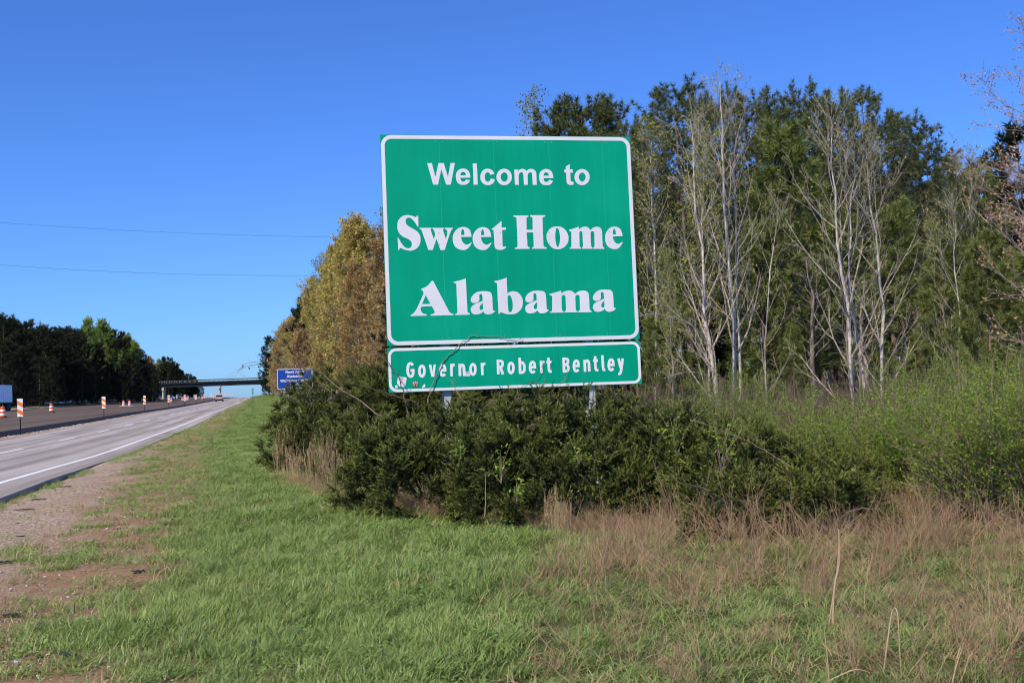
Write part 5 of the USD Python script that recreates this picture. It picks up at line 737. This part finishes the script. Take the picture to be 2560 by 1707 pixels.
for i, a in enumerate([(1810, 17.5, 930, 250, 'fine-leaved shrub at the foot of the twin white trunks'), (2010, 15.0, 985, 220, 'fine-leaved shrub in front of the second pale clump'), (2150, 12.8, 1045, 200, 'low fine-leaved shrub right of the vine-covered juniper'), (2290, 12.6, 955, 260, 'dense fine-leaved shrub second from the right edge of the picture'),
    (2450, 11.0, 905, 300, 'dense fine-leaved shrub filling the right edge of the picture'), (2610, 10.6, 960, 240, 'fine-leaved shrub cut by the right edge of the picture'), (1660, 16.5, 1000, 200, 'thin leafy vine thicket beside the right sign post'), (2370, 16.0, 880, 240, 'fine-leaved shrub farther back under the small oak'), (2540, 15.5, 850, 260, 'fine-leaved shrub farther back at the right edge')]):
    shrub(a[4], a[0], a[1], a[2], a[3], 400 + i, *( (46, 110) if i in (6,) else (84, 320)))
# leafy sprigs growing through the junipers
for i, (px, py, d, s, lab) in enumerate([(1252, 1165, 11.55, .17, 'bright leafy sprig growing out of the wide juniper, upper of two'), (1290, 1212, 11.4, .17, 'bright leafy sprig low on the wide juniper, lower of two'), (1445, 1130, 11.8, .12, 'small bright sprig on the right part of the wide juniper'), (1150, 1115, 12.6, .10, 'small bright sprig on the rounded juniper'), (1800, 1110, 11.0, .34, 'yellow-green leafy vine over the sprawling juniper'), (1690, 1075, 12.0, .28, 'yellow-green leafy vine at the left of the sprawling juniper')]):
    rng = np.random.default_rng(450 + i); p = px3(px, py, d); q = p - [0, 0, s]
    T = thing('leafy_sprig', lab, 'plant', q); n = 7 if s < .2 else 16; e = np.array([0, 0, s]) + rng.normal(size=(n, 3)) * [s * .6, .05, s * .55]
    st = np.stack([e * 0, e * [.3, .3, .55] , e], 1); part(T, 'stems', tubes(st, np.array([[.004, .003, .002]]) * np.ones((n, 1)), 4), 'twig_bark')
    c, _ = lerp_poly(np.repeat(st, 9, 0), rng.uniform(.4, 1, n * 9)); c = c + rng.normal(size=c.shape) * .02; part(T, 'foliage', leaves(rng, c, .045, .5), 'shrub_leaves', tone=ltone(rng, len(c), .4, 1), kind='stuff')
# ------------------------------------------------------------------ grass
def tuft(seed, n, rad, l0, l1, w, lay, segs=3):
    """A tuft of curved blades. lay: how far the blades lie over."""
    rng = np.random.default_rng(seed); a = rng.uniform(0, 6.28, n); r = rad * np.sqrt(rng.random(n))
    b = np.stack([np.cos(a) * r, np.sin(a) * r, np.full(n, -.01)], 1); az = rng.normal(.35, 1.5, n); L = rng.uniform(l0, l1, n); th = rng.uniform(.05, .35, n) + lay * rng.uniform(.2, .8, n); bend = rng.uniform(.2, .9, n) + lay * .5
    P = [b]; t = th.copy()
    for k in range(segs):
        d = np.stack([np.cos(az) * np.sin(t), np.sin(az) * np.sin(t), np.cos(t)], 1); P.append(P[-1] + d * (L / segs)[:, None]); t = np.minimum(t + bend / segs * 1.3, 1.75)
    s = np.stack([-np.sin(az + rng.normal(size=n) * .6), np.cos(az), np.zeros(n)], 1); ww = [w * x for x in (.8, 1.0, .75, 0)][:segs] + [0]
    V = []
    for k in range(segs): V += [P[k] - s * ww[k] / 2, P[k] + s * ww[k] / 2]
    V.append(P[-1]); m = 2 * segs + 1; V = np.stack(V, 1).reshape(-1, 3); i = np.arange(n)[:, None] * m; Fc = []
    for k in range(segs - 1): Fc += [i + [2*k, 2*k+1, 2*k+3], i + [2*k, 2*k+3, 2*k+2]]
    Fc.append(i + [2*segs-2, 2*segs-1, 2*segs]); tn = np.repeat(np.clip(rng.normal(.45, .2, n), 0, 1), m)
    return V, np.vstack(Fc), tn
def T2(t, look_): return ((t[0], t[1]), look_, t[2])
lush = [T2(tuft(500 + q, 56, .11, .05, .155, .0052, .60), 'grass_blades') for q in range(6)]
worn = [T2(tuft(520 + q, 30, .11, .04, .11, .006, 1.0), 'grass_blades') for q in range(4)]
hay = [T2(tuft(530 + q, 16, .12, .08, .20, .005, 1.1), 'straw') for q in range(3)]
def rosette(seed):
    rng = np.random.default_rng(seed); c = np.stack([rng.normal(size=26) * .07, rng.normal(size=26) * .07, rng.uniform(.02, .07, 26)], 1); n = len(c); az = rng.uniform(0, 6.28, n)
    d = np.stack([np.cos(az), np.sin(az), rng.normal(size=n) * .25], 1) * rng.uniform(.014, .036, n)[:, None]; w = np.stack([-np.sin(az), np.cos(az), rng.normal(size=n) * .2], 1) * .010
    V = np.stack([c, c + d * .5 + w, c + d, c + d * .5 - w], 1).reshape(-1, 3); k = np.arange(n)[:, None] * 4
    return (V, np.vstack([k + [0, 1, 2], k + [0, 2, 3]])), 'weed_leaves', np.repeat(rng.uniform(.1, 1, n), 4)
hay += [rosette(540), rosette(541)]
rng = np.random.default_rng(600)
def ns(x, y, f, s): return meshkit.fbm(np.stack([x * f, y * f, np.zeros_like(x)], -1), 3, s)
def dry_edge(y): return 1.05 + (np.asarray(y) - 5.7) * .36            # where the mown grass gives way to dry brush
def band(y0, y1, x0, x1, dens, sxy, sz):
    n = int((y1 - y0) * (x1 - x0) * dens); x = rng.uniform(x0, x1, n); y = rng.uniform(y0, y1, n)
    worn_w = sstep(-.1, -1.3, x + (ns(x, y, .5, 7) - .5) * 2.0 + np.clip((y - 12) / 28, 0, 1.5))     # 1 on the worn side
    worn_w = np.maximum(worn_w, .0); bare = .55 * ns(x, y, 1.5, 11) + .45 * ns(x, y, 4.2, 12)
    gravel = sstep(-1.95, -2.7, x + (ns(x, y, .8, 13) - .5) * 1.6 + np.clip((y - 14) / 22, 0, 2.2))
    keep = rng.random(n) < (1 - worn_w * np.where(bare > .535, .93, .12)) * (1 - gravel * .985)
    dz = sstep(-.4, .8, x - dry_edge(y) + (ns(x, y, .9, 17) - .5) * 1.8) * (y < 14); keep &= rng.random(n) > dz * .45
    u = rng.random(n); kind = np.where(u < .05 + .10 * worn_w + .25 * dz, 2, np.where((u < .08 + .85 * worn_w), 1, 0))
    x, y, kind, dz = x[keep], y[keep], kind[keep], dz[keep]; k = len(x)
    idx = np.where(kind == 0, rng.integers(0, 6, k), np.where(kind == 1, 6 + rng.integers(0, 4, k), 10 + rng.integers(0, 3, k)))
    wd = (rng.random(k) < .03 + .22 * (ns(x, y, 1.1, 41) > .57)) & (y < 30); idx = np.where(wd, 13 + rng.integers(0, 2, k), idx)
    hgt = .45 + .55 * ns(x, y, .7, 19) + .55 * ns(x, y, 2.6, 20); s = np.stack([sxy * rng.uniform(.8, 1.3, k)] * 2 + [sz * hgt * (1 - .4 * dz) * rng.uniform(.75, 1.3, k)], 1)
    return np.stack([x, y, ground_z(x, y)], 1), rng.normal(0, 1.3, k), s, idx
bands = [(3.0, 9.5, -3.9, 7.0, 105, .95, .95), (9.5, 15, -4.1, 4.2, 80, 1.1, 1.0), (15, 30, -4.1, 3.2, 48, 1.35, 1.0), (30, 62, -4.1, 4.0, 19, 2.0, 1.05), (62, 140, -4.1, 4.5, 6, 3.4, 1.15), (140, 300, -4.1, 5, 1.7, 6, 1.4), (300, 470, -4.1, 9, .7, 9, 1.6)]
bb = [band(*b) for b in bands]
n = 900; y = 6 + 60 * rng.random(n) ** 1.4; keep = meshkit.noise(np.stack([y * .8, y * 0, y * 0], -1), 31) > .42; y = y[keep]; n = len(y); x = XR + .03 + rng.gamma(1.2, .07, n)
bb.append((np.stack([x, y, ground_z(x, y)], 1), rng.normal(0, 1.5, n), np.stack([rng.uniform(.5, 1.1, n)] * 2 + [rng.uniform(.5, 1.0, n)], 1), rng.choice([0, 1, 2, 6, 7, 10], n)))
scatter('grass', lush + worn + hay, np.vstack([b[0] for b in bb]), np.concatenate([b[1] for b in bb]), np.vstack([b[2] for b in bb]), np.concatenate([b[3] for b in bb]),
        label='green roadside grass, long and lush toward the junipers and worn by the pavement', cat='grass', tilt=rng.normal(size=(sum(len(b[0]) for b in bb), 2)) * .12)
n = 900; y = rng.uniform(215, 420, n); x = np.interp(y, [215, 420], [-40, -35.5]) - rng.uniform(-1.5, 3, n)
scatter('verge_grass', lush[:3], np.stack([x, y, ground_z(x, y, False)], 1), rng.uniform(0, 6, n), np.stack([np.full(n, 5.), np.full(n, 5.), np.full(n, 1.8)], 1), rng.integers(0, 3, n), label='green grass strip below the guardrail of the left carriageway', cat='grass')

# ------------------------------------------------------------------ dry brush: fine branching stalks
def brush_mesh(seed, n=9, h0=.22, h1=.55, rad=.16, lean=.5, br=6, r=.0024, look_='brush_twigs'):
    rng = np.random.default_rng(seed); a = rng.uniform(0, 6.28, n); rr = rad * np.sqrt(rng.random(n)); b = np.stack([np.cos(a) * rr, np.sin(a) * rr, np.full(n, -.02)], 1)
    d = unit(np.stack([rng.normal(size=n) * lean, rng.normal(size=n) * lean, np.ones(n)], 1)); L = rng.uniform(h0, h1, n); P = [b]
    for k in range(4): P.append(P[-1] + unit(d + rng.normal(size=d.shape) * .12) * (L / 4)[:, None])
    P = np.stack(P, 1); R = np.linspace(r, r * .5, 5)[None] * np.ones((n, 1))
    Q, RQ = spawn(rng, P, R, br, .3, 1, (.4, 1.0), lambda t: .34 * h1 * (1.2 - .8*t), 3, .1, .25, .7, .5); RQ = np.maximum(RQ, .0009)
    m = join(tubes(P, R, 3), tubes(Q, RQ, 3)); tn = np.concatenate([np.repeat(rng.uniform(.3, 1, n), 15), np.repeat(rng.uniform(0, .75, len(Q)), 9)])
    return m, look_, tn
def stalk_mesh(seed, n=9, h0=.3, h1=.8, rad=.1, lean=.2, r=.0022, look_='straw', K=5, head=0):
    rng = np.random.default_rng(seed); a = rng.uniform(0, 6.28, n); rr = rad * np.sqrt(rng.random(n)); b = np.stack([np.cos(a) * rr, np.sin(a) * rr, np.full(n, -.02)], 1)
    d = unit(np.stack([rng.normal(size=n) * lean, rng.normal(size=n) * lean, np.ones(n)], 1)); L = rng.uniform(h0, h1, n); P = [b]
    for k in range(K - 1): P.append(P[-1] + unit(d * 1.0 + rng.normal(size=d.shape) * .05 + (d * [1, 1, 0]) * .25 * k) * (L / (K - 1))[:, None])
    P = np.stack(P, 1); ms = [tubes(P, np.linspace(r, r * .5, K)[None] * np.ones((n, 1)), 3)]; tn = [np.repeat(rng.uniform(.2, 1, n), K * 3)]
    if head:
        c, ax = lerp_poly(np.repeat(P, head, 0), rng.uniform(.45, 1, n * head)); N = needles(rng, c, ax, 2, .075, .006, .35); ms.append(N); tn.append(np.repeat(rng.uniform(.3, 1, len(c) * 2), 3))
    return join(*ms), look_, np.concatenate(tn)
brush = [brush_mesh(700 + q) for q in range(4)] + [stalk_mesh(710 + q, 7, .2, .6, .16, .45) for q in range(2)] + [brush_mesh(720 + q, 5, .4, .85, .14, .25, 5) for q in range(2)]
rng = np.random.default_rng(740)
n = 1750; y = rng.uniform(4.0, 12.5, n); x = dry_edge(y) + rng.uniform(-.5, 1, n) ** 1.0 * 4.6 - .3
d_in = x - dry_edge(y) + (ns(x, y, .9, 17) - .5) * 1.6
keep = rng.random(n) < sstep(-.3, 1.2, d_in) * np.where(y < 10.4, 1, .5) * (.34 + .8 * sstep(.42, .6, ns(x, y, 1.3, 23))); x, y = x[keep], y[keep]; n = len(x)
s = rng.uniform(.55, 1.05, n) * np.interp(y, [4, 6.5, 9], [.62, .75, 1.0])
scatter('dry_brush', brush, np.stack([x, y, ground_z(x, y)], 1), rng.uniform(0, 6.28, n), s, rng.choice(8, n, p=[.16, .16, .16, .16, .1, .1, .08, .08]), label='tangled brown dry weeds filling the lower right foreground', cat='dry weeds', tilt=rng.normal(size=(n, 2)) * .15)
# brown undergrowth inside the wood, and low stalks along the foot of the junipers
big = [brush_mesh(760 + q, 9, .6, 1.6, .5, .35, 7, .007, 'undergrowth_twigs') for q in range(4)]
S_ = []
for px in np.arange(1560, 2750, 13):
    for d in (22, 27, 33, 39): S_.append(ray_xy(px + rng.normal() * 8, d + rng.normal() * 1.5))
S_ = np.array(S_); S_ = S_[(S_[:, 0] > 5.4)]; n = len(S_)
scatter('undergrowth', big, np.stack([S_[:, 0], S_[:, 1], ground_z(S_[:, 0], S_[:, 1], False)], 1), rng.uniform(0, 6, n), rng.uniform(.6, 1.15, n), rng.integers(0, 4, n), label='brown leafless undergrowth at the feet of the trees right of the sign', cat='undergrowth')
foot = [(700, 1200), (760, 1222), (830, 1248), (900, 1262), (960, 1272), (1030, 1282), (1100, 1288), (1170, 1294), (1240, 1302), (1310, 1312), (1380, 1325), (1450, 1332), (1520, 1338), (1590, 1340), (1660, 1342)]
def ground_at(px, py):
    p0 = np.array([0, 0, EYE]); d = FWD + RIGHT * ((px - PW/2) / F) - UP * ((py - PH/2) / F); t = 10.0
    for _ in range(30): q = p0 + d * t; t *= 1 + .6 * ((q[2] - float(ground_z(q[0], q[1]))) / max(EYE - q[2], .2)) * .8
    return p0 + d * t
fp = np.array([ground_at(*a) for a in foot]); n = 420; k = rng.uniform(0, len(fp) - 1.001, n); i = k.astype(int); p = fp[i] + (fp[i+1] - fp[i]) * (k - i)[:, None] + rng.normal(size=(n, 3)) * [.12, .3, 0]
scatter('weed_fringe', brush[:6], np.stack([p[:, 0], p[:, 1], ground_z(p[:, 0], p[:, 1])], 1), rng.uniform(0, 6, n), rng.uniform(.3, .75, n), rng.integers(0, 6, n), label='thin brown weeds fringing the foot of the junipers', cat='dry weeds')

# straw clumps one can tell apart
cl = None
for i, (px, py, h, lab) in enumerate([(712, 1192, .95, 'tall straw-coloured grass clump left, below the tall juniper mound'), (738, 1200, .6, 'short straw clump just right of the leftmost one'), (782, 1218, .80, 'straw clump left of the largest one below the juniper mound'), (812, 1228, .95, 'largest straw-coloured grass clump below the tall juniper mound'), (846, 1240, .72, 'straw clump at the right end of the row below the juniper mound'),
    (1082, 1290, .50, 'small straw clump at the foot of the rounded juniper, left of two'), (1112, 1294, .58, 'small leaning straw clump at the foot of the rounded juniper, right of two'), (1382, 1332, .5, 'straw stalks at the foot of the wide juniper, left of two'), (1416, 1340, .42, 'straw stalks at the foot of the wide juniper, right of two')]):
    q = ground_at(px, py)
    if cl is None:
        cl = thing('dry_grass_clump', lab, 'dry grass', q, 0, (1, 1, h / .8), group='straw clumps along the junipers'); m = stalk_mesh(800, 46, .45, .85, .17, .10, .0028, 'straw', 5, 7); part(cl, 'stalks', m[0], 'straw', tone=m[2])
    else: dup(cl, lab, q, i * 1.7, (.8 if i < 5 else .5, .8 if i < 5 else .5, h / .8))
SN = SM[:, 1]
def sd(px, py, off=.05):
    """Depth of the sign's face (less off) along the view through a pixel."""
    d = FWD + RIGHT * ((px - PW/2) / F) - UP * ((py - PH/2) / F); return float(((SO - [0, 0, EYE]) @ SN - off) / (d @ SN))
def stem(name, label, pts, r, mat, cat, sides=6, leaf=None, seed=0, group=None):
    """A stem through pixel positions at given depths (px, py, depth)."""
    P = np.array([px3(p[0], p[1], sd(p[0], p[1], -p[2]) if p[2] <= 0 else p[2]) for p in pts]); t = np.linspace(0, 1, len(P)); P = np.stack([PchipInterpolator(t, P[:, k])(np.linspace(0, 1, 5 * len(P))) for k in range(3)], 1)
    rk = np.random.default_rng(seed + 17)
    if cat == 'vine': P[1:-1] += rk.normal(size=(len(P) - 2, 3)) * min(.007, r * .8)
    T = thing(name, label, cat, P[0], group=group); part(T, 'stem', tubes((P - P[0])[None], np.linspace(r, r * .45, len(P))[None], sides), mat, tone=np.full(len(P) * sides, .8) if mat in ('straw', 'brush_twigs') else None)
    if cat == 'vine':
        Q, RQ = spawn(rk, (P - P[0])[None], np.full((1, len(P)), r * .6), 9, .15, .98, (.5, 1.1), lambda t: np.full_like(t, .16), 4, .1, .25, .6, .3); part(T, 'side_twigs', tubes(Q, np.maximum(RQ, .0012), 4), mat)
    if leaf:
        rg = np.random.default_rng(seed); c, _ = lerp_poly(np.repeat((P - P[0])[None], leaf, 0), rg.uniform(.3, 1, leaf)); part(T, 'dry_leaves', leaves(rg, c + rg.normal(size=c.shape) * .02, .05, .5), 'orange_leaves', tone=ltone(rg, leaf))
    return T
stem('broken_stalk', 'splintered pale broken stalk standing upright in the dry brush', [(2082, 1580, 6.6), (2086, 1470, 6.6), (2098, 1400, 6.6), (2097, 1322, 6.6)], .0075, 'straw', 'stalk')
stem('broken_stalk', 'thinner pale stalk leaning beside the splintered one', [(2070, 1578, 6.6), (2084, 1480, 6.6), (2093, 1420, 6.6), (2096, 1372, 6.6)], .0042, 'straw', 'stalk')
stem('bent_stalk', 'pale stalk bent over into a narrow arch at the bottom right', [(2205, 1712, 5.5), (2218, 1610, 5.5), (2230, 1530, 5.5), (2238, 1519, 5.48), (2245, 1540, 5.46), (2249, 1620, 5.45), (2254, 1715, 5.45)], .0045, 'straw', 'stalk')
stem('bent_stalk', 'pale stalk leaning right at the bottom edge, right of the arch', [(2380, 1712, 5.3), (2392, 1660, 5.3), (2408, 1616, 5.3)], .0042, 'straw', 'stalk')
stem('bent_stalk', 'pale stalk curving low to the right at the bottom edge', [(2072, 1702, 5.4), (2105, 1685, 5.4), (2140, 1673, 5.4), (2175, 1681, 5.4)], .004, 'straw', 'stalk')
stem('bent_stalk', 'straight pale stalk at the bottom edge left of the arch', [(2073, 1710, 5.4), (2068, 1640, 5.4), (2060, 1570, 5.4)], .0035, 'straw', 'stalk')
stem('bent_stalk', 'brown stalk slanting up to the right of the arch', [(2258, 1708, 5.4), (2285, 1665, 5.4), (2318, 1630, 5.4)], .004, 'brush_twigs', 'stalk')
stem('dry_stalk', 'single upright brown stalk in front of the wide juniper', [(1212, 1290, 11.6), (1214, 1240, 11.6), (1213, 1185, 11.6)], .006, 'brush_twigs', 'stalk')
# bare vines and twigs round the sign
V_ = [('long pale vine arching across the seam between the two sign boards', [(1068, 1012, -.35), (1074, 985, -.10), (1083, 955, -.03), (1107, 905, -.02), (1132, 878, -.02), (1152, 860, -.02), (1186, 839, -.02), (1236, 839, -.02), (1262, 846, -.02), (1290, 851, -.02), (1304, 842, -.03)], .0095, 'twig_bark', 0),
      ('dark twig crossing the lower left corner of the sign', [(1022, 1045, -.5), (1010, 990, -.3), (1000, 955, -.2), (975, 912, -.12), (946, 880, -.12), (925, 868, -.12)], .013, 'dark_bark', 0),
      ('long pale vine slanting down across the tall juniper mound', [(1000, 1072, 14.6), (950, 1038, 15.4), (890, 995, 16.2), (845, 968, 16.6), (810, 938, 17), (790, 925, 17)], .0105, 'twig_bark', 0),
      ('dark vine running under the left end of the sign', [(1040, 1005, 15.0), (990, 990, 15.4), (940, 975, 16), (880, 958, 16.8), (800, 945, 17)], .010, 'dark_bark', 0),
      ('upright bare sapling stem left of the sign', [(838, 925, 18.0), (838, 880, 18), (840, 830, 18), (834, 795, 18), (829, 766, 18)], .012, 'dark_bark', 0),
      ('arching bare twig against the sky by the far bridge, lower of two', [(730, 925, 17.5), (705, 908, 17.5), (680, 901, 17.5), (660, 904, 17.5), (640, 912, 17.5), (618, 914, 17.5), (604, 921, 17.5)], .006, 'dark_bark', 14),
      ('thin arching twig against the sky by the far bridge, upper of two', [(690, 892, 17.5), (660, 904, 17.5), (636, 905, 17.5), (612, 911, 17.5), (596, 928, 17.5), (588, 942, 17.5)], .005, 'dark_bark', 0),
      ('twig with reddish dead leaves crossing above the blue sign', [(800, 960, 17.2), (770, 930, 17.2), (745, 912, 17.2), (720, 915, 17.2), (690, 905, 17.2)], .006, 'dark_bark', 26),
      ('thin twig slanting across the face of the blue sign', [(790, 985, 17.0), (750, 940, 17.0), (715, 905, 17.0), (680, 885, 17.0)], .006, 'twig_bark', 0),
      ('bare twig standing in front of the board right of the pale vine', [(1158, 1010, -.6), (1148, 985, -.5), (1136, 968, -.4), (1128, 950, -.35)], .006, 'twig_bark', 0),
      ('second bare twig beside the left sign post', [(1176, 1015, -.6), (1150, 992, -.5), (1140, 975, -.4), (1134, 958, -.4)], .005, 'twig_bark', 0),
      ('pale twig rising to the lower edge of the board between the posts', [(1312, 1040, 14.6), (1300, 1000, 14.7), (1292, 976, 14.8)], .006, 'twig_bark', 0),
      ('curved dark twig in front of the board below the name', [(1296, 985, -.3), (1304, 968, -.03), (1318, 956, -.02), (1340, 950, -.02), (1352, 932, -.02), (1358, 895, -.02)], .005, 'dark_bark', 0),
      ('slanting pale twig below the board toward the right post', [(1352, 1035, -.8), (1366, 1000, -.5), (1388, 968, -.2), (1410, 952, -.05), (1419, 925, -.03)], .005, 'twig_bark', 0),
      ('tangle of bare twigs hanging under the middle of the board', [(1200, 1030, 15.6), (1240, 1000, 15.6), (1290, 998, 15.6), (1330, 1010, 15.6)], .006, 'twig_bark', 0),
      ('long pale vine sweeping over the sprawling juniper', [(1975, 1165, 10.5), (1920, 1130, 10.8), (1860, 1098, 11.1), (1800, 1075, 11.4), (1750, 1055, 11.8)], .005, 'twig_bark', 0),
      ('long pale bare branch drooping left from the leaning white trunk', [(1765, 850, 29.6), (1730, 815, 29), (1690, 795, 28.6), (1640, 785, 28.2), (1600, 790, 28)], .018, 'pale_bark', 0),
      ('pale bare branch arching low left of the leaning white trunk', [(1800, 985, 29.6), (1760, 935, 29), (1720, 930, 28.6), (1660, 945, 28.2)], .016, 'pale_bark', 0)]
for i, (lab, pts, r, mat, lf) in enumerate(V_): stem('bare_vine', lab, pts, r * .68, mat, 'vine', 6, lf or None, 900 + i)

# ------------------------------------------------------------------ loose stones, scraps, litter
def stone(seed, f=(1, .8, .5)):
    m = trimesh.creation.icosphere(1, 1.0); v = np.asarray(m.vertices); v = v * (1 + (meshkit.noise(v * 1.3 + 7, seed) - .5) * .7)[:, None] * f; return v, m.faces
rng = np.random.default_rng(950)
n = 15000; y = 4 + 40 * rng.random(n) ** 1.7; x = XR + .08 + rng.gamma(1.7, .9, n); keep = (x < .4) & (rng.random(n) < sstep(1.4, -1.8, x + np.clip((y - 14) / 14, 0, 3))); x, y = x[keep], y[keep]; n = len(x)
scatter('gravel', [(stone(1), 'pebble_a', None), (stone(2), 'pebble_b', None), (stone(3), 'pebble_c', None)], np.stack([x, y, ground_z(x, y) + .004], 1), rng.uniform(0, 6, n), np.exp(rng.normal(-4.85, .42, n)), rng.choice(3, n, p=[.55, .25, .2]), label='loose gravel scattered along the pavement edge', cat='gravel')
n = 1500; y = 10 + 150 * rng.random(n) ** 1.5; x = rng.uniform(-13.85, -12.92, n)
scatter('trench_gravel', [(stone(4), 'pebble_b', None), (stone(5), 'pebble_c', None)], np.stack([x, y, zprof(y) - np.where(x < -13.5, .10, .035) + .01], 1), rng.uniform(0, 6, n), rng.uniform(.03, .08, n), rng.choice(2, n, p=[.4, .6]), label='broken stone along the foot of the raised asphalt', cat='gravel')
for i, (px, py, w, l, lab, mat) in enumerate([(138, 1210, .10, .42, 'long black rubber strip on the gravel by the pavement edge', 'rubber'), (164, 1218, .12, .26, 'curled black rubber scrap right of the long strip', 'rubber'), (60, 1276, .05, .36, 'thin black rubber strip at the left on the gravel', 'rubber'), (96, 1250, .07, .3, 'thin dark scrap between gravel and pavement edge', 'rubber'), (16, 1408, .10, .20, 'black rubber piece at the left picture edge', 'rubber'), (345, 1432, .09, .14, 'dark scrap at the edge of the long grass', 'rubber'),
    (30, 1542, .10, .16, 'dark flat scrap in the worn soil at the lower left', 'rubber'), (290, 1576, .07, .14, 'dark scrap in the grass left of the bare patch', 'rubber'), (52, 1344, .05, .12, 'small dark scrap on the gravel below the strips', 'rubber'), (565, 1274, .06, .16, 'grey scrap lying in the green grass', 'rubber'), (293, 1325, .06, .12, 'small dark scrap right of centre in the worn strip', 'rubber'), (170, 1643, .10, .18, 'dark scrap in the worn grass at the bottom left', 'rubber'), (235, 1598, .03, .07, 'small white litter scrap on the worn soil', 'litter_white'), (192, 1326, .02, .04, 'tiny white litter speck in the worn strip', 'litter_white'), (45, 1660, .02, .05, 'white bit of litter near the bottom left corner', 'litter_white')]):
    l *= .8; w *= .6; q = ground_at(px, py); rg = np.random.default_rng(970 + i); k = 9; t = np.linspace(-1, 1, k)
    top_ = np.stack([t * l/2, (1 - t**2) ** .5 * w/2 * (1 + rg.normal(size=k) * .15), .008 + .008 * np.abs(np.sin(t * 4 + i))], 1); bot = top_ * [1, -1, 1]
    V = np.vstack([top_, bot, top_ - [0, 0, .012], bot - [0, 0, .012]]); a = np.arange(k - 1)
    Fc = np.vstack([np.stack([a, k + a, k + a + 1, a + 1], 1), np.stack([2*k + a, 2*k + a + 1, 3*k + a + 1, 3*k + a], 1), np.stack([a, a + 1, 2*k + a + 1, 2*k + a], 1), np.stack([k + a, 3*k + a, 3*k + a + 1, k + a + 1], 1)])
    nm = 'rubber_scrap' if mat == 'rubber' else 'litter_scrap'
    t_ = thing(nm, lab, 'scrap' if mat == 'rubber' else 'litter', q + [0, 0, .012], .3 + rg.normal() * .35); part(t_, 'piece', (V, Fc), mat)
